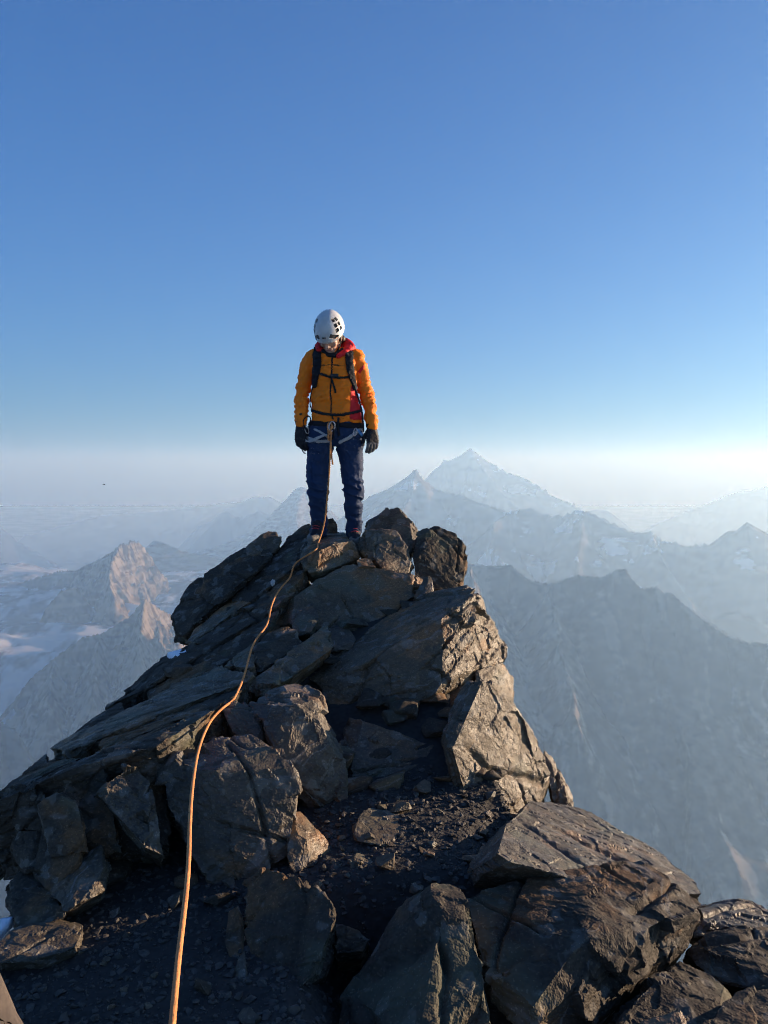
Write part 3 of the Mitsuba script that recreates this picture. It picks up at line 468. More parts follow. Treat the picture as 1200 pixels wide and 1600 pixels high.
for i, (x, y) in enumerate(rubble_place(r, 170)):
    sz = r.uniform(0.04, 0.13); hp = r.normal(0, 1, (14, 3)); hp = norm(hp) * sz * r.uniform(0.7, 1.1, (14, 1)) * np.array([1.2, 1.0, 0.6])
    v, f = block(hp, 9000 + i, 0.02, chips=3)
    z, _ = ridge_height(np.array([x]), np.array([y]))
    V.append(v + [x, y, z[0] + sz * 0.2]); F.append(f + at0); at0 += len(v)
tag(add('rubble', (np.vstack(V), np.vstack(F)), 'rock_dark'), 'small dark rubble filling the gaps between the boulders', 'rubble', kind='stuff')

# loose stones on the grit, each its own
r = np.random.default_rng(33); protos = []
for i in range(6):
    hp = norm(r.normal(0, 1, (13, 3))) * r.uniform(0.7, 1.15, (13, 1)) * np.array([1.2, 0.9, 0.62]) * 0.05
    protos.append((mikit.ply(block(hp, 7000 + i, 0.007, chips=5), ('rock_dark', 'rock_grey', 'rock_brown')[i % 3], smooth=False)))
P = np.vstack([np.stack([r.uniform(-1.05, -0.2, 26), r.uniform(1.95, 2.9, 26)], 1), np.stack([r.uniform(-0.3, 0.5, 34), r.uniform(2.65, 3.5, 34)], 1)])
zz, _ = ridge_height(P[:, 0], P[:, 1])
for i in range(len(P)):
    k = key_for('loose_stone'); sc = 0.3 + 0.8 * r.random() ** 3
    scene[k] = {**protos[i % 6], 'to_world': T().translate([float(P[i, 0]), float(P[i, 1]), float(zz[i] + 0.012 * sc)]).rotate([0, 0, 1], float(r.uniform(0, 360))).rotate([1, 0, 0], float(r.uniform(-25, 25))).scale(float(sc))}
    if P[i, 0] < -0.3 or (P[i, 1] < 2.65): tag(k, 'small angular stone lying loose on the dark grit at lower left beside the rope', 'stone', 'small loose stones at lower left')
    else: tag(k, 'small angular stone lying loose in the gritty hollow left of the shining slab', 'stone', 'small loose stones in the hollow')
# ---------------------------------------------------------------- the climber
def fabric(color, rough=0.75, var=0.25, sheen=0.0):
    c0 = mi.Color3f(color)
    return two({'type': 'bumpmap', 'arbitrary': proc(lambda p, n, uv: dfbm(p.x * 60, p.y * 60, p.z * 100, octaves=3), eps=2e-3), 'scale': 0.005,
                'bsdf': pr(proc(lambda p, n, uv: c0 * (1 - var / 2 + var * dfbm(p.x * 28, p.y * 28, p.z * 28, octaves=3))), rough, sheen=sheen, specular=0.2)})
scene['jacket_orange'] = fabric((0.98, 0.215, 0.01), 0.6)
scene['jacket_red'] = fabric((0.68, 0.022, 0.026), 0.6)
scene['trouser_navy'] = fabric((0.015, 0.034, 0.085), 0.7)
scene['webbing_black'] = fabric((0.012, 0.012, 0.016), 0.7, 0.4)
scene['webbing_grey'] = fabric((0.42, 0.41, 0.40), 0.7)
scene['webbing_blue'] = fabric((0.12, 0.33, 0.62), 0.7)
scene['glove_black'] = fabric((0.016, 0.016, 0.02), 0.55)
scene['glove_palm'] = fabric((0.13, 0.12, 0.115), 0.6)
scene['boot_dark'] = fabric((0.02, 0.02, 0.028), 0.6)
scene['boot_rubber'] = fabric((0.17, 0.155, 0.135), 0.7)
scene['helmet_shell'] = two(pr(proc(lambda p, n, uv: mi.Color3f(0.55, 0.55, 0.53) * (0.92 + 0.16 * dfbm(p.x * 40, p.y * 40, p.z * 40, octaves=3))), 0.42, specular=0.45))
scene['helmet_black'] = two(pr((0.018, 0.018, 0.02), 0.6))
scene['skin'] = two(pr(proc(lambda p, n, uv: mi.Color3f(0.5, 0.29, 0.2) * (0.85 + 0.3 * dfbm(p.x * 60, p.y * 60, p.z * 60, octaves=2))), 0.5))
scene['lips'] = two(pr((0.38, 0.15, 0.12), 0.5))
scene['hair_brown'] = two(pr((0.05, 0.03, 0.018), 0.55))
scene['metal_grey'] = two({'type': 'roughconductor', 'material': 'W', 'alpha': 0.35})

YP = 5.72
def W(px, py, dy=0.0): return at(px, py, YP) + np.array([0, dy, 0])      # dy: towards the mountains
Man = manifold3d.Manifold
def ball(c, r):
    return Man.sphere(1.0, 20).scale([float(r)] * 3 if np.isscalar(r) else [float(a) for a in r]).translate([float(a) for a in c])
def chain(pts, rad):
    out = Man()
    for (a, ra), (b, rb) in zip(list(zip(pts, rad))[:-1], list(zip(pts, rad))[1:]):
        out = out + Man.batch_hull([ball(a, ra), ball(b, rb)])
    return out
def mesh_of(m): q = m.to_mesh(); return np.array(q.vert_properties[:, :3], float), np.array(q.tri_verts)
def relax(v, f, it, lam=0.5):
    from scipy.sparse import coo_matrix
    e = trimesh.Trimesh(v, f, process=False).edges_unique; n = len(v)
    A = coo_matrix((np.ones(2 * len(e)), (np.r_[e[:, 0], e[:, 1]], np.r_[e[:, 1], e[:, 0]])), shape=(n, n)).tocsr()
    deg = np.asarray(A.sum(1)).ravel()[:, None] + 1e-9
    for i in range(it):
        for l in (lam, -lam * 1.04): v = v + l * (A @ v / deg - v)
    return v
def skinned(m, coarse=0.018, fine=0.006, it=10):
    v, f = mesh_of(m.refine_to_length(coarse)); v = relax(v, f, it)
    tm = trimesh.Trimesh(v, f, process=True)
    v, f = trimesh.remesh.subdivide_to_size(tm.vertices, tm.faces, fine * 1.6)
    tm = trimesh.Trimesh(v, f, process=True); v, f = np.array(tm.vertices), np.array(tm.faces)
    return relax(v, f, 3), f
def patch(v, f, n, mask, off, inner=-0.002, biggest=False):
    """A piece of cloth or webbing lying on the surface (v, f): the faces where mask(centre, normal) holds, raised by off, with its edges closed."""
    c = v[f].mean(1); fn = norm(np.cross(v[f[:, 1]] - v[f[:, 0]], v[f[:, 2]] - v[f[:, 0]]))
    ff = f[mask(c, fn)]
    if biggest:
        lab = trimesh.graph.connected_component_labels(trimesh.graph.face_adjacency(ff), node_count=len(ff)); ff = ff[lab == np.bincount(lab).argmax()]
    idx, inv = np.unique(ff, return_inverse=True); ff = inv.reshape(-1, 3)
    top = v[idx] + n[idx] * off; bot = v[idx] + n[idx] * inner; N = len(idx)
    e = np.sort(np.vstack([ff[:, [0, 1]], ff[:, [1, 2]], ff[:, [2, 0]]]), 1); de = np.vstack([ff[:, [0, 1]], ff[:, [1, 2]], ff[:, [2, 0]]])
    _, ix, cnt = np.unique(e, axis=0, return_index=True, return_counts=True)
    b = de[ix[cnt == 1]]
    side = np.vstack([np.stack([b[:, 0], b[:, 0] + N, b[:, 1]], 1), np.stack([b[:, 1], b[:, 0] + N, b[:, 1] + N], 1)])
    # even out the jagged border
    adj = {}
    for p, q in b: adj.setdefault(p, []).append(q); adj.setdefault(q, []).append(p)
    for _ in range(6):
        t2, b2 = top.copy(), bot.copy()
        for p, q in adj.items():
            if len(q) == 2:
                t2[p] = 0.5 * top[p] + 0.25 * (top[q[0]] + top[q[1]]); b2[p] = 0.5 * bot[p] + 0.25 * (bot[q[0]] + bot[q[1]])
        top, bot = t2, b2
    return np.vstack([top, bot]), np.vstack([ff, side])
def cord(pts, r, sides=10, step=0.008, rr=None):
    from scipy.interpolate import CubicSpline
    pts = np.asarray(pts, float); t = np.r_[0, np.cumsum(np.linalg.norm(np.diff(pts, axis=0), axis=1))]
    u = np.linspace(0, t[-1], max(6, int(t[-1] / step))); p = CubicSpline(t, pts)(u)
    tg = norm(np.gradient(p, axis=0)); a = np.zeros_like(p); a[0] = norm(np.cross(tg[0], [0.3, 0.9, 0.4]))
    for i in range(1, len(p)): a[i] = norm(a[i - 1] - tg[i] * (a[i - 1] @ tg[i]))
    b = np.cross(tg, a); ang = np.arange(sides) * 2 * np.pi / sides
    R = np.full(len(p), r) if rr is None else rr(u / t[-1])
    v = p[:, None] + R[:, None, None] * (np.cos(ang)[None, :, None] * a[:, None] + np.sin(ang)[None, :, None] * b[:, None])
    i, j = np.meshgrid(np.arange(len(p) - 1), np.arange(sides), indexing='ij'); q = [i * sides + j, i * sides + (j + 1) % sides, (i + 1) * sides + (j + 1) % sides, (i + 1) * sides + j]
    q = np.stack(q, -1).reshape(-1, 4); v = v.reshape(-1, 3); n = len(v)
    caps = [[n, (k + 1) % sides, k] for k in range(sides)] + [[n + 1, n - sides + k, n - sides + (k + 1) % sides] for k in range(sides)]
    return np.vstack([v, p[:1], p[-1:]]), np.vstack([q[:, [0, 1, 2]], q[:, [0, 2, 3]], np.array(caps)])
def join(*ms):
    V, F, o = [], [], 0
    for v, f in ms: V.append(v); F.append(np.asarray(f) + o); o += len(v)
    return np.vstack(V), np.vstack(F)
def ribbon(pts, nrm, width, thick):
    """Flat webbing along pts lying against nrm."""
    from scipy.interpolate import CubicSpline
    pts = np.asarray(pts, float); t = np.r_[0, np.cumsum(np.linalg.norm(np.diff(pts, axis=0), axis=1))]
    p = CubicSpline(t, pts)(np.linspace(0, t[-1], max(8, int(t[-1] / 0.01)))); tg = norm(np.gradient(p, axis=0))
    nn = norm(np.broadcast_to(nrm, p.shape) - tg * (tg @ np.asarray(nrm, float))[:, None]); s = np.cross(tg, nn)
    ring = [p + s * a * width / 2 + nn * b * thick / 2 for a, b in ((-1, -1), (1, -1), (1, 1), (-1, 1))]
    v = np.stack(ring, 1).reshape(-1, 3); m = len(p); F = []
    for i in range(m - 1):
        for j in range(4):
            a0, a1 = i * 4 + j, i * 4 + (j + 1) % 4
            F += [[a0, a1, a1 + 4], [a0, a1 + 4, a0 + 4]]
    F += [[0, 2, 1], [0, 3, 2], [4 * m - 4, 4 * m - 3, 4 * m - 2], [4 * m - 4, 4 * m - 2, 4 * m - 1]]
    return v, np.array(F)

PER = thing('person', 'climber in an orange jacket, navy trousers and white helmet standing on the ridge, looking down', 'person')

# --- jacket: torso sections, shoulders and sleeves made one surface
PX = YP / FOC                                                            # metres per photograph pixel at the climber
def section(py, cx, hw, df, db, dy=0.0):
    c = W(cx, py, dy); a = np.linspace(0, 2 * np.pi, 28, endpoint=False); ca, sa = np.cos(a), np.sin(a)
    e = 0.8; x = np.sign(ca) * np.abs(ca) ** e * hw * PX; y = np.sign(sa) * np.abs(sa) ** e
    return np.stack([c[0] + x, c[1] + np.where(y < 0, y * df, y * db), c[2] + 0 * x], 1)
rows = [(546, 521, 17, 0.07, 0.07, 0.0), (552, 521.5, 27, 0.085, 0.085), (560, 522, 35, 0.105, 0.10), (575, 523, 35.5, 0.125, 0.11), (592, 523.5, 34.5, 0.135, 0.11), (610, 523, 34.5, 0.128, 0.10), (626, 523.5, 35.5, 0.125, 0.10), (640, 525, 37.5, 0.128, 0.11), (652, 526.5, 38.5, 0.128, 0.12), (660, 527.5, 38.5, 0.126, 0.12)]
secs = [section(*r) for r in rows]
torso = Man()
for a, b in zip(secs[:-1], secs[1:]): torso = torso + Man.hull_points(np.vstack([a, b]))
ARM_L = [W(491, 558, 0.01), W(481, 574, 0.01), W(475.5, 597, 0.015), W(471, 618, 0.01), W(471, 636, -0.02), W(471.5, 654, -0.045)]
ARM_R = [W(555, 558, 0.01), W(562, 575, 0.01), W(567.5, 597, 0.015), W(573, 620, 0.005), W(577.5, 640, -0.03), W(580.5, 658, -0.055)]
RA = [0.061, 0.060, 0.051, 0.048, 0.044, 0.045]
jk = torso + chain(ARM_L, RA) + chain(ARM_R, RA)
jv, jf = skinned(jk, 0.018, 0.0062, 7)
def limb_param(v, pts):
    best = np.full(len(v), 9.0); tt = np.zeros(len(v)); t0 = 0
    for a, b in zip(pts[:-1], pts[1:]):
        d = b - a; L = np.linalg.norm(d); t = np.clip(((v - a) @ d) / L ** 2, 0, 1); q = np.linalg.norm(v - a - t[:, None] * d, axis=1)
        tt = np.where(q < best, t0 + t * L, tt); best = np.minimum(best, q); t0 += L
    return best, tt, t0
def folds(v, f, seed):
    n = smooth_normals(v, f, 3)
    dl, tl, L = limb_param(v, ARM_L); dr_, tr_, _ = limb_param(v, ARM_R)
    arm = np.maximum((1 - sm(0.052, 0.085, dl)) * sm(0.05, 0.12, tl), (1 - sm(0.052, 0.085, dr_)) * sm(0.05, 0.12, tr_)); t = np.where(dl < dr_, tl, tr_)
    w = meshkit.fbm(v * 7, 3, seed) - 0.5
    ringy = 1 - np.abs(2 * meshkit.fbm(np.stack([v[:, 0] * 5 + 2 * w, v[:, 1] * 5, t * 26 + v[:, 0] * 9 + 3 * w], -1), 2, seed + 3) - 1)
    elbow = 0.45 + 0.9 * np.exp(-((t - 0.30) / 0.09) ** 2) + 0.6 * np.exp(-((t - 0.44) / 0.06) ** 2)
    body = 1 - np.abs(2 * meshkit.fbm(np.stack([v[:, 0] * 6 + v[:, 2] * 4, v[:, 1] * 5, v[:, 2] * 11 - v[:, 0] * 4], -1) + w[:, None] * 0.8, 3, seed + 5) - 1)
    quilt = 0.0
    d = arm * elbow * 0.019 * (ringy ** 3 - 0.4) + (1 - arm) * 0.019 * (body ** 3 - 0.4) + 0.006 * w
    return v + n * d[:, None]
jv = folds(jv, jf, 31)
jn = smooth_normals(jv, jf, 1)
add('jacket', (jv, jf), 'jacket_orange', PER)
to_px = lambda c: (600 + FOC * c[:, 0] / (c @ FWD), 800 - FOC * (c @ UPV) / (c @ FWD))     # back to where a spot of the jacket was measured
armL = lambda c: limb_param(c, ARM_L)[0]; armR = lambda c: limb_param(c, ARM_R)[0]
def front(fn): return lambda c, n: (n[:, 1] < 0.25) & fn(*to_px(c), c, n)
def band(xs_ys, hw):
    """Within hw pixels of a polyline measured on the photograph."""
    Q = np.array(xs_ys, float)
    def f(x, y, c, n):
        d = np.full(len(x), 1e9)
        for a, b in zip(Q[:-1], Q[1:]):
            e = b - a; t = np.clip(((x - a[0]) * e[0] + (y - a[1]) * e[1]) / (e @ e), 0, 1)
            d = np.minimum(d, np.hypot(x - a[0] - t * e[0], y - a[1] - t * e[1]))
        return d < hw
    return f
JK = PER + '__jacket'
k = add('side_panel', patch(jv, jf, jn, front(lambda x, y, c, n: (x > 546.5 + 0.035 * (655 - y)) & (y > 603 + 1.2 * (550 - x) * 0) & (y < 656) & (armR(c) > 0.062)), 0.002), 'jacket_red', JK); tag(k, 'red side panel')
k = add('sleeve_flash', patch(jv, jf, jn, front(lambda x, y, c, n: band([(560.5, 583), (567, 573)], 2.4)(x, y, c, n)), 0.002, biggest=True), 'jacket_red', JK); tag(k, 'red zip flap on the upper sleeve')
k = add('zip', patch(jv, jf, jn, front(band([(519, 556), (518.5, 580), (517.5, 596), (516, 614), (518, 630), (517, 645), (521, 656)], 1.15)), 0.003), 'webbing_black', JK)
add('seam', patch(jv, jf, jn, front(band([(502, 571), (518, 570), (541, 572)], 0.62)), 0.0025), 'webbing_black', JK)
for A, nm in ((ARM_L, 0), (ARM_R, 1)):
    d = norm(A[-1] - A[-2]); q = A[-1] + d * 0.030
    v, f = mesh_of(chain([q - d * 0.012, q + d * 0.012], [0.041, 0.041]).refine_to_length(0.01)); add('cuff', (relax(v, f, 4), f), 'jacket_orange', JK)
# the red hood lying round the neck
def hood():
    pts = [W(500, 548, -0.07), W(499, 541, -0.01), W(507, 536, 0.06), W(524, 533, 0.09), W(541, 536, 0.05), W(547, 544, -0.01), W(541, 553, -0.075), W(530, 560, -0.105)]
    m = chain(pts, [0.020, 0.030, 0.038, 0.042, 0.040, 0.036, 0.024, 0.014])
    v, f = skinned(m, 0.014, 0.006, 6); n = smooth_normals(v, f)
    w = meshkit.fbm(v * 16, 3, 5); return v + n * (0.016 * ((1 - np.abs(2 * w - 1)) - 0.6))[:, None], f
k = add('hood', hood(), 'jacket_red', JK); tag(k, 'red hood folded round the neck')
v, f = mesh_of(chain([W(506, 551, -0.075), W(514, 557, -0.095), W(524, 558, -0.095), W(535, 550, -0.06)], [0.016, 0.018, 0.02, 0.022]).refine_to_length(0.008))
k = add('collar', (relax(v, f, 3), f), 'webbing_black', JK); tag(k, 'dark inner collar under the chin')

# --- trousers
LEG_L = [W(502, 672, 0.0), W(500, 690, 0.0), W(498, 720, -0.005), W(496.5, 752, -0.03), W(497, 775, -0.02), W(497.5, 805, 0.03), W(497.5, 832, 0.05)]
LEG_R = [W(544, 672, 0.0), W(546, 690, 0.0), W(548, 720, 0.0), W(550.5, 752, -0.02), W(552, 775, -0.01), W(552.5, 805, 0.04), W(552.5, 834, 0.07)]
RL = [0.098, 0.101, 0.088, 0.073, 0.066, 0.060, 0.055]; RL2 = [0.098, 0.101, 0.086, 0.072, 0.066, 0.060, 0.056]
hips = Man.hull_points(np.vstack([section(652, 525, 35, 0.115, 0.115), section(668, 524, 42, 0.125, 0.125), section(684, 524, 44.5, 0.12, 0.13)])) + Man.hull_points(np.vstack([section(684, 524, 44, 0.118, 0.13), section(696, 524, 38, 0.08, 0.10)]))
tv, tf = skinned(hips + chain(LEG_L, RL) + chain(LEG_R, RL2), 0.018, 0.0065, 6)
def leg_folds(v, f, seed):
    n = smooth_normals(v, f, 3); x, y = to_px(v)
    w = meshkit.fbm(v * 6, 3, seed) - 0.5
    r = 1 - np.abs(2 * meshkit.fbm(np.stack([v[:, 0] * 6 + 2 * w, v[:, 1] * 5, v[:, 2] * 15 + 6 * v[:, 0] + 1.6 * w], -1), 3, seed + 1) - 1)
    lng = 1 - np.abs(2 * meshkit.fbm(np.stack([v[:, 0] * 13 + w, v[:, 1] * 13, v[:, 2] * 3.0 + v[:, 0] * 2], -1), 2, seed + 8) - 1)
    amp = 0.008 + 0.021 * np.exp(-((y - 768) / 20) ** 2) + 0.016 * np.exp(-((y - 824) / 15) ** 2) + 0.004 * np.exp(-((y - 700) / 12) ** 2)
    pk = 0.010 * sm(478, 484, x) * 0
    return v + n * (amp * (r ** 3 - 0.38) + 0.009 * (lng ** 2 - 0.5) + 0.008 * w)[:, None]
tv = leg_folds(tv, tf, 61); tn = smooth_normals(tv, tf, 1)
add('trousers', (tv, tf), 'trouser_navy', PER)
TR = PER + '__trousers'
add('thigh_pocket', patch(tv, tf, tn, front(lambda x, y, c, n: (x > 476) & (x < 487) & (y > 722) & (y < 762)), 0.004), 'trouser_navy', TR)
add('hem', patch(tv, tf, tn, lambda c, n: (to_px(c)[1] > 826) & (to_px(c)[1] < 838), 0.004), 'trouser_navy', TR)

# --- body: head, neck and the trunk under the clothes, one surface
HC = W(517.5, 529, -0.085)                                                   # middle of the head
fy, fp = math.radians(-13), math.radians(37)
HF = np.array([math.sin(fy) * math.cos(fp), -math.cos(fy) * math.cos(fp), -math.sin(fp)])  # where the face looks
HR = norm(np.cross(HF, [0, 0, 1.0])); HU = np.cross(HR, HF)
HM = np.stack([HR, HF, HU], 1)                                                  # columns: her left-right, forward, up
def H(x, y, z): return HC + HM @ np.array([x, y, z], float)
def head():
    m = Man.batch_hull([ball((0, 0.0, 0.04), (0.073, 0.092, 0.078)), ball((0, 0.035, -0.03), (0.060, 0.060, 0.05))])
    m = m + Man.batch_hull([ball((0, 0.045, -0.055), (0.05, 0.045, 0.035)), ball((0, 0.072, -0.092), (0.024, 0.018, 0.018))])
    m = m + Man.batch_hull([ball((0, 0.088, 0.012), (0.010, 0.012, 0.012)), ball((0, 0.113, -0.026), (0.014, 0.012, 0.011))]) + ball((0.012, 0.101, -0.029), 0.009) + ball((-0.012, 0.101, -0.029), 0.009)
    m = m + Man.batch_hull([ball((-0.032, 0.078, 0.026), 0.012), ball((0.032, 0.078, 0.026), 0.012)])
    for s in (-1, 1):
        m = m + ball((s * 0.037, 0.067, -0.022), (0.024, 0.022, 0.022)) + ball((s * 0.073, -0.005, -0.01), (0.010, 0.022, 0.032)) - ball((s * 0.031, 0.100, 0.004), (0.016, 0.018, 0.010))
    m = m + Man.batch_hull([ball((-0.018, 0.087, -0.055), 0.008), ball((0.018, 0.087, -0.055), 0.008)]) + Man.batch_hull([ball((-0.015, 0.086, -0.066), 0.008), ball((0.015, 0.086, -0.066), 0.008)])
    v, f = mesh_of(m)
    M = Man(manifold3d.Mesh(vert_properties=(HC + v @ HM.T).astype(np.float32), tri_verts=f.astype(np.uint32)))
    M = M + chain([H(0, -0.03, -0.04), W(520, 549, 0.005), W(522, 575, 0.0), W(523, 640, 0.0)], [0.058, 0.058, 0.085, 0.085])
    return skinned(M, 0.009, 0.006, 3)
add('body', head(), 'skin', PER)
BD = PER + '__body'
for s in (-1, 1):
    v, f = mesh_of(ball((0, 0, 0), (0.012, 0.010, 0.007))); add('eye', (H(s * 0.031, 0.083, 0.003) + v @ HM.T, f), 'helmet_black', BD)
v, f = mesh_of(Man.batch_hull([ball((-0.02, 0.0945, -0.0605), 0.004), ball((0.02, 0.0945, -0.0605), 0.004)])); add('mouth', (HC + v @ HM.T, f), 'lips', BD)
v, f = mesh_of((ball((0, -0.03, 0.0), (0.080, 0.082, 0.085)) + chain([(-0.055, -0.075, -0.06), (0.0, -0.10, -0.07), (0.055, -0.075, -0.06)], [0.03, 0.03, 0.03])).refine_to_length(0.01))
add('hair', (HC + v @ HM.T, f), 'hair_brown', PER)

# --- helmet
def helmet():
    C = np.array([0, -0.008, 0.052])
    def shell(gx, gy, gz):
        m = Man.sphere(1.0, 72); v, f = mesh_of(m)
        p = np.sign(v) * np.abs(v) ** 0.93
        ridge = 1 + 0.03 * np.exp(-(v[:, 0] / 0.42) ** 4) * (v[:, 2] > -0.2)
        p = p * np.array([gx, gy, gz]) * ridge[:, None]
        return Man(manifold3d.Mesh(vert_properties=(p + C).astype(np.float32), tri_verts=f.astype(np.uint32)))
    outer, inner = shell(0.107, 0.144, 0.132), shell(0.096, 0.133, 0.121)
    rim = Man.cube([1, 1, 1], True).translate([0, 0, -0.5]).rotate([-9, 0, 0]).translate([0, 0, 0.034])
    outer, liner = outer - rim, inner - rim.translate([0, 0, 0.012])
    sh = outer - inner
    holes = []
    def slot(az, el, w, h, tilt):
        b = Man.batch_hull([ball((x * (w / 2 - 0.002), y, z * (h / 2 - 0.002)), 0.002) for x in (-1, 1) for z in (-1, 1) for y in (-0.03, 0.03)])
        return b.rotate([0, tilt, 0]).translate([0, 0.13, 0]).rotate([el, 0, 0]).rotate([0, 0, az]).translate(C.tolist())
    for s in (-1, 1):
        for i, az in enumerate((46, 68)):
            for j, el in enumerate((16, 32, 50)):
                if i and j == 2: pass
                holes.append(slot(s * az, el, 0.036 - 0.004 * j, 0.027, s * 5))
        holes.append(slot(s * 29, 0, 0.074, 0.032, -s * 28))
    for h in holes: sh = sh - h
    return sh, liner
sh, ln = helmet()
v, f = mesh_of(sh.refine_to_length(0.012)); HEL = add('helmet', (HC + v @ HM.T, f), 'helmet_shell', PER, smooth=32)
tag(HEL, 'white helmet with dark vents')
v, f = mesh_of(ln); add('liner', (HC + v @ HM.T, f), 'helmet_black', HEL)
v, f = mesh_of(Man.cube([0.026, 0.004, 0.009], True).rotate([16, 0, 0]).translate([0.0, 0.1475, 0.066])); add('front_badge', (HC + v @ HM.T, f), 'helmet_black', HEL)
for s in (-1, 1):
    add('chin_strap', ribbon([H(s * 0.085, 0.015, 0.035), H(s * 0.078, 0.028, -0.03), H(s * 0.05, 0.05, -0.085), H(s * 0.012, 0.072, -0.115)], HM @ np.array([s * 0.8, 0.5, 0]), 0.014, 0.003), 'webbing_black', HEL)
k = add('side_strap', ribbon([H(-0.09, -0.04, 0.03), H(-0.078, 0.0, -0.02), H(-0.072, 0.02, -0.045)], HM @ np.array([-1.0, 0.3, 0]), 0.012, 0.003), 'webbing_grey', HEL)

# --- gloves: palm, four fingers and thumb, slightly curled
def hand(wrist, down, inward, fwd, seed):
    """wrist point, direction of the forearm, side the thumb is on, way the back of the hand faces."""
    D, I, Fw = norm(down), norm(inward), norm(fwd)
    def q(d, i, w): return wrist + D * d + I * i + Fw * w
    m = Man.batch_hull([ball(q(0.0, 0.0, 0), 0.032), ball(q(0.055, 0.026, 0), 0.019), ball(q(0.055, -0.026, 0), 0.018), ball(q(0.095, 0.03, 0.0), 0.015), ball(q(0.092, -0.03, 0.0), 0.014)])
    m = m + chain([q(-0.055, 0, 0.0), q(-0.02, 0, 0.0), q(0.0, 0, 0)], [0.039, 0.036, 0.033])
    for i, off, L in ((0, 0.031, 0.076), (1, 0.010, 0.085), (2, -0.011, 0.079), (3, -0.031, 0.062)):
        c = -(0.30 + 0.06 * i); a = q(0.085, off, 0); pts = [a]; ang = 0.15
        for seg in (0.45, 0.32, 0.23):
            pts.append(pts[-1] + (D * math.cos(ang) + Fw * (-math.sin(ang)) + I * off * 0.9) * L * seg); ang += 0.36 + 0.08 * i
        m = m + chain(pts, [0.0125, 0.0115, 0.0108, 0.0095])
    m = m + chain([q(0.02, 0.020, -0.008), q(0.052, 0.045, -0.022), q(0.080, 0.053, -0.032), q(0.104, 0.050, -0.040)], [0.020, 0.015, 0.0125, 0.0105])
    v, f = skinned(m, 0.008, 0.005, 3); v = wrist + (v - wrist) * 1.12; n = smooth_normals(v, f)
    return v + n * (0.004 * (meshkit.fbm(v * 60, 2, seed) - 0.5))[:, None], f
for A, s, seed in ((ARM_L, 1, 3), (ARM_R, -1, 4)):
    d = np.array([s * -0.02 if s > 0 else 0.06, -0.12, -1.0]); w = A[-1] + norm(d) * 0.055
    gv, gf = hand(w, d, np.array([s * 1.0, -0.55, -0.05]), np.array([s * -0.5, -0.85, 0.1]), seed)
    g = add('glove', (gv, gf), 'glove_black', PER); gn = smooth_normals(gv, gf)
    add('wrist_strap', patch(gv, gf, gn, lambda c, n: np.abs((c - w) @ norm(d) + 0.018) < 0.009, 0.003), 'webbing_black', g)
    if s < 0:
        k = add('finger_patch', patch(gv, gf, gn, lambda c, n: ((c - w) @ norm(d) > 0.11) & (n[:, 1] < -0.1) & (n[:, 0] < 0.75), 0.0012, 0.0), 'glove_palm', g); tag(k, 'pale worn fingertips')

# --- boots
def boot(ankle, toe, seed):
    up = np.array([0, 0, 1.0]); d = norm((toe - ankle) * [1, 1, 0]); s = np.cross(d, up); g = toe[2]
    def q(f, l, h): return np.array([ankle[0], ankle[1], g]) + d * f + s * l + up * h
    m = Man.batch_hull([ball(q(-0.055, 0, 0.045), (0.04, 0.04, 0.03)), ball(q(0.03, 0, 0.13), 0.045), ball(q(-0.02, 0, 0.15), 0.048)])
    m = m + Man.batch_hull([ball(q(-0.05, 0, 0.04), 0.036), ball(q(0.0, 0, 0.10), 0.05), ball(q(0.10, 0.012, 0.050), 0.034), ball(q(0.10, -0.012, 0.050), 0.034), ball(q(0.165, 0, 0.036), 0.026)])
    m = m + chain([q(-0.01, 0, 0.14), q(-0.01, 0, 0.20)], [0.05, 0.05])
    v, f = skinned(m, 0.012, 0.006, 4)
    pts = [(-0.085, 0), (-0.07, 0.034), (0.0, 0.033), (0.09, 0.047), (0.15, 0.036), (0.192, 0.0), (0.15, -0.038), (0.09, -0.045), (0.0, -0.032), (-0.07, -0.034)]
    so = Man.hull_points(np.array([q(a, b, h) for a, b in pts for h in (0.0, 0.02)])); sv, sf = mesh_of(so.refine_to_length(0.01))
    tc, tcf = mesh_of((Man.batch_hull([ball(q(0.125, 0.016, 0.040), 0.033), ball(q(0.125, -0.016, 0.040), 0.033), ball(q(0.168, 0, 0.034), 0.027)])).refine_to_length(0.008))
    laces = []
    for i in range(4):
        a, b = q(0.045 + 0.018 * (3 - i), -0.026, 0.082 + 0.018 * i), q(0.045 + 0.018 * (3 - i), 0.026, 0.082 + 0.018 * i)
        laces.append(cord([a, (a + b) / 2 + d * 0.014 + up * 0.008, b], 0.0035, 6))
    return (v, f), (sv, sf), (tc, tcf), join(*laces)
scene['boot_red'] = fabric((0.45, 0.05, 0.06), 0.7)
for ank, toe in ((W(497.5, 836, 0.03), W(489, 846.5, -0.14)), (W(552, 842, 0.08), W(556, 852, -0.09))):
    b, so, tc, la = boot(ank, toe, 1)
    bk = add('boot', b, 'boot_dark', PER)
    add('sole', so, 'boot_rubber', bk); add('toe_cap', tc, 'boot_rubber', bk); add('laces', la, 'boot_red', bk)

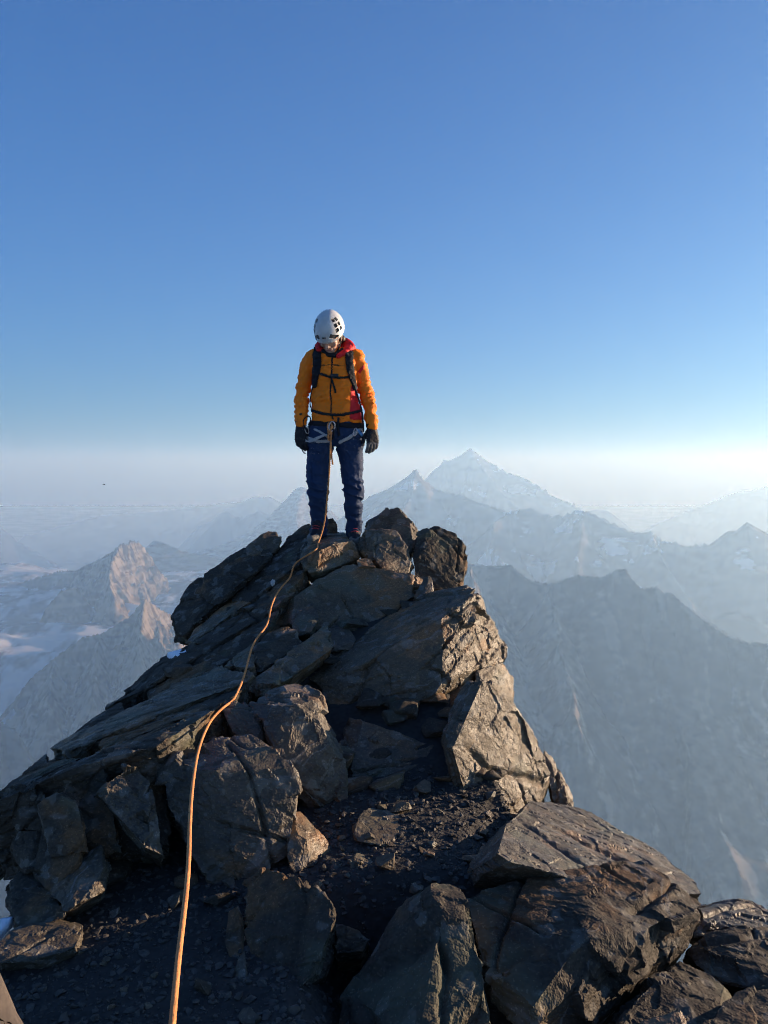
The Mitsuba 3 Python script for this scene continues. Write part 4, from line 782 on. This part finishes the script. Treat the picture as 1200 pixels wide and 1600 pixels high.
# --- climbing harness
HAR = PER + '__harness'
k = add('harness', patch(tv, tf, tn, lambda c, n: np.abs(to_px(c)[1] - (663 + 0.06 * (to_px(c)[0] - 520))) < 3.6, 0.007), 'webbing_black', PER)
for L, A in ((LEG_L, [(480, 684), (497, 690), (514, 689)]), (LEG_R, [(531, 691), (545, 684), (557, 675), (566, 668)])):
    q = band(A, 2.4); add('leg_loop', patch(tv, tf, tn, front(q), 0.006), 'webbing_grey', HAR)
k = add('leg_loop', patch(tv, tf, tn, front(band([(492, 671), (504, 677), (513, 683)], 1.8)), 0.006), 'webbing_grey', HAR)
k = add('gear_sling', patch(tv, tf, tn, front(band([(557, 671), (567, 682)], 1.8)), 0.008), 'webbing_blue', HAR); tag(k, 'blue sling at the hip')
for i in range(3):
    add('gear_cord', cord([W(480, 688 + 1.5 * i, -0.11), W(488, 691.5 - 1.5 * i, -0.135), W(500, 686.5 - 1.5 * i, -0.15), W(514, 682 - i, -0.15)], 0.0038, 8), 'webbing_grey', HAR)
add('belay_loop', cord([W(520, 664, -0.13), W(523.5, 672, -0.16), W(523, 683, -0.16), W(519.5, 688, -0.14), W(515.5, 682, -0.15), W(515.5, 671, -0.155), W(518, 664, -0.13)], 0.006, 8), 'webbing_black', HAR)
def ring(c, rx, rz, r, tilt): return cord([c + np.array([math.cos(a) * rx + tilt * math.sin(a) * rz, -0.004 * math.sin(2 * a), math.sin(a) * rz]) for a in np.linspace(0, 2 * np.pi, 17)], r, 8, 0.004)
k = add('carabiner', ring(W(521, 668, -0.165), 0.021, 0.034, 0.0055, 0.1), 'metal_grey', HAR)
add('carabiner', ring(W(556, 676, -0.125), 0.012, 0.028, 0.004, 0.2), 'metal_grey', HAR)
add('carabiner', ring(W(481, 672, -0.08), 0.013, 0.03, 0.004, -0.2), 'metal_grey', HAR)
add('hip_cord', cord([W(486, 660, -0.06), W(482, 652, -0.09), W(477, 656, -0.09), W(478, 668, -0.09), W(483, 676, -0.08)], 0.004, 6), 'webbing_black', HAR)
add('hip_cord', cord([W(475, 688, -0.05), W(472.5, 698, -0.06), W(475, 706, -0.06), W(478, 709, -0.04)], 0.004, 6), 'webbing_black', HAR)
add('tape_tail', ribbon([W(531, 654, -0.145), W(530, 664, -0.150), W(530.5, 674, -0.148), W(532, 682, -0.14)], [0, -1, 0], 0.016, 0.003), 'webbing_black', HAR)

# --- backpack with straps across the jacket
BP = thing('backpack', 'black backpack worn by the climber, only its straps showing on the chest', 'backpack')
m = Man.batch_hull([ball(W(522 + a * 22, y, dy), 0.03) for a in (-1, 1) for y, dy in ((550, 0.16), (655, 0.17), (560, 0.27), (650, 0.27))])
v, f = skinned(m, 0.02, 0.012, 4); add('bag', (v, f), 'webbing_black', BP)
SL = [(497, 541), (496, 556), (496.5, 572), (494, 588), (492.5, 600)]; SR = [(545, 549), (545, 562), (546, 575), (549, 590), (553, 604)]
wid = lambda Q, a, b: (lambda x, y, c, n: band(Q, 6.2)(x, y, c, n) & (band(Q, 1)(x, y, c, n) | (np.abs(x - np.interp(y, [p[1] for p in Q], [p[0] for p in Q])) < np.interp(y, [545, 580, 604], [6.0, a, b]))))
k = add('shoulder_strap', patch(jv, jf, jn, front(wid(SL, 5.4, 2.6)), 0.014), 'webbing_black', BP)
k = add('shoulder_strap', patch(jv, jf, jn, front(wid(SR, 5.2, 2.6)), 0.014), 'webbing_black', BP)
add('chest_strap', patch(jv, jf, jn, front(band([(497, 583), (516, 589), (531, 590.5), (546, 589)], 1.7)), 0.009), 'webbing_black', BP)
v, f = mesh_of(Man.batch_hull([ball(W(524.5 + a * 5, 590.3 + b * 1.4, -0.150), 0.005) for a in (-1, 1) for b in (-1, 1)])); add('buckle', (v, f), 'helmet_black', BP)
add('strap_tail', ribbon([W(520.5, 591, -0.152), W(521, 598, -0.153), W(523.5, 606, -0.15), W(526, 617, -0.146)], [0, -1, 0], 0.013, 0.003), 'webbing_black', BP)
add('hip_belt', patch(jv, jf, jn, lambda c, n: band([(486, 641), (500, 645.5), (516, 648), (535, 648), (552, 645), (566, 641)], 2.1)(*to_px(c), c, n) & (armL(c) > 0.066) & (armR(c) > 0.066), 0.008), 'webbing_black', BP)
add('side_strap', ribbon([W(553, 603, -0.11), W(557.5, 616, -0.10), W(563, 632, -0.09), W(566.5, 648, -0.10), W(568, 664, -0.115), W(568.5, 676, -0.115)], [0.3, -1, 0], 0.013, 0.003), 'webbing_black', BP)
add('side_strap', cord([W(491, 604, -0.08), W(487, 618, -0.06), W(485.5, 630, -0.05), W(489, 640, -0.09)], 0.004, 6), 'webbing_black', BP)
# ---------------------------------------------------------------- rope, snow scraps, bird, sleeve
def rope_color(p, n, uv):
    a = dnoise(p.x * 260, p.y * 260, p.z * 260)
    return dmix((0.55, 0.19, 0.05), (0.72, 0.31, 0.10), a) * (0.8 + 0.4 * dfbm(p.x * 30, p.y * 30, p.z * 30, octaves=2))
scene['rope_orange'] = two({'type': 'bumpmap', 'arbitrary': proc(lambda p, n, uv: 0.6 * dnoise(p.x * 330, p.y * 330, p.z * 330) + 0.4 * dnoise(p.x * 800, p.y * 800, p.z * 800), eps=5e-4), 'scale': 0.004, 'bsdf': pr(proc(rope_color), 0.7, sheen=0.4)})
ROPE = [(517.5, 681, 5.55), (516.5, 692, 5.545), (515.5, 715, 5.55), (514, 745, 5.56), (511, 780, 5.57), (507.5, 812, 5.58), (503, 832, 5.56), (497, 849, 5.47), (489, 862, 5.25), (478, 869, 5.27), (469, 874.5, 5.32), (460, 883, 5.27), (454.5, 899, 5.2), (443, 914, 5.1), (431.5, 930, 4.95), (423, 951, 4.79), (417, 976, 4.63), (404, 994, 4.50), (393, 1014, 4.31), (386, 1039, 4.11), (374, 1075, 3.79), (366, 1091, 3.68), (351, 1104, 3.50), (337, 1117, 3.41), (323, 1138, 3.25), (313, 1163, 3.02),
        (305.5, 1195, 2.72), (301, 1227, 2.47), (297, 1280, 2.12), (294, 1357, 1.76), (289, 1412, 1.56), (280, 1487, 1.36), (270, 1590, 1.15), (264, 1660, 1.03)]
RO = add('rope', cord(ats(ROPE), 0.0058, 12, 0.006), 'rope_orange'); tag(RO, 'orange climbing rope running from the climber down the ridge to the bottom edge', 'rope')
kc = W(517.5, 678.5, -0.165); t = np.linspace(0, 1, 60)
kn = np.stack([0.013 * np.sin(4 * np.pi * t + 0.6), 0.012 * np.cos(6 * np.pi * t) - 0.002, 0.042 - 0.084 * t + 0.012 * np.sin(8 * np.pi * t)], 1) + kc
add('knot', cord(kn, 0.0066, 10, 0.004), 'rope_orange', RO)
add('knot_loop', cord([kc + np.array(p) for p in ((-0.008, 0, 0.03), (-0.014, 0.005, 0.055), (-0.004, 0.012, 0.075), (0.012, 0.008, 0.066), (0.013, 0, 0.034))], 0.0062, 10, 0.004), 'rope_orange', RO)
add('tail', cord([W(518.5, 686, -0.16), W(519.5, 697, -0.15), W(520, 708, -0.145), W(522, 726, -0.145)], 0.0062, 10, 0.006), 'rope_orange', RO)

def drift(pts, h, seed):
    """A thin scrap of old snow from its measured outline."""
    P = np.asarray(pts); c = P.mean(0); m = Man.hull_points(np.vstack([P, P - [0, 0, 0.035], [c + [0, 0, h]]]))
    v, f = mesh_of(m.refine_to_length(0.02)); v = relax(v, f, 2); n = smooth_normals(v, f)
    return v + n * (0.012 * (meshkit.fbm(v * 18, 3, seed) - 0.5))[:, None], f
k = add('snow_patch', drift(ats([(261, 1020, 4.86), (272, 1016, 4.86), (291, 1012, 4.82), (293, 1020, 4.7), (288, 1027, 4.62), (276, 1025, 4.68)]), 0.015, 1), 'snow'); tag(k, 'small triangular scrap of snow on the edge of the sloping slab', 'snow')
k = add('snow_patch', drift(ats([(-30, 1462, 2.55), (0, 1434, 2.6), (22, 1430, 2.6), (12, 1444, 2.55), (0, 1455, 2.52), (-20, 1470, 2.5)]), 0.01, 2), 'snow'); tag(k, 'scrap of blue-shaded snow at the left edge below the wall', 'snow')
k = add('pebble', block(at(426.5, 911, 5.12) + norm(np.random.default_rng(3).normal(0, 1, (14, 3))) * np.array([0.017, 0.018, 0.028]), 77, 0.006, chips=2), 'rock_light') if False else add('pebble', block(at(426.5, 911, 5.12) + norm(np.random.default_rng(3).normal(0, 1, (14, 3))) * np.array([0.017, 0.018, 0.028]), 77, 0.006, chips=2), 'webbing_grey')
tag(k, 'pale pebble standing on the slab just left of the rope', 'pebble')

# a chough gliding far off
scene['feather_black'] = two(pr((0.02, 0.02, 0.022), 0.6))
BI = thing('bird', 'small black bird gliding in the haze at left', 'bird'); bc = at(162.5, 757.5, 110.0)
def bm(m): v, f = mesh_of(m); return bc + v, f
add('body', bm(Man.batch_hull([ball((0, -0.02, 0), (0.08, 0.055, 0.05)), ball((0.14, 0, 0.01), 0.03)]) + Man.batch_hull([ball((-0.17, 0, 0.01), 0.035), ball((-0.21, 0, 0.012), 0.02)]) + Man.batch_hull([ball((-0.2, 0, 0.012), 0.012), ball((-0.235, 0, 0.008), 0.004)])), 'feather_black', BI)
add('tail', bm(Man.hull_points(np.array([[0.15, -0.03, 0.01], [0.15, 0.03, 0.01], [0.31, -0.06, 0.015], [0.31, 0.06, 0.015], [0.2, 0, 0.025]]))), 'feather_black', BI)
for sx in (-1, 1):
    add('wing', bm(Man.hull_points(np.array([[-0.1, sx * 0.03, 0.02], [0.08, sx * 0.03, 0.02], [-0.06, sx * 0.22, 0.10], [0.09, sx * 0.22, 0.095], [0, sx * 0.12, 0.085]])) + Man.hull_points(np.array([[-0.06, sx * 0.22, 0.10], [0.09, sx * 0.22, 0.095], [0.06, sx * 0.42, 0.075], [0.13, sx * 0.4, 0.07], [0.02, sx * 0.3, 0.105]]))), 'feather_black', BI)

# the photographer's own trouser leg reaching into the bottom left corner
scene['trouser_grey'] = fabric((0.075, 0.06, 0.05), 0.8)
PH = thing('person', 'grey-brown trouser leg of the photographer, sitting, at the bottom left corner', 'person')
lv, lf = skinned(chain([at(-190, 1400, 0.98), at(-68, 1662, 0.92), at(-20, 1780, 0.86)], [0.08, 0.08, 0.085]), 0.02, 0.01, 5)
ln_ = smooth_normals(lv, lf); lv = lv + ln_ * (0.012 * (meshkit.fbm(lv * 9, 3, 4) - 0.5))[:, None]
add('trouser_leg', (lv, lf), 'trouser_grey', PH)
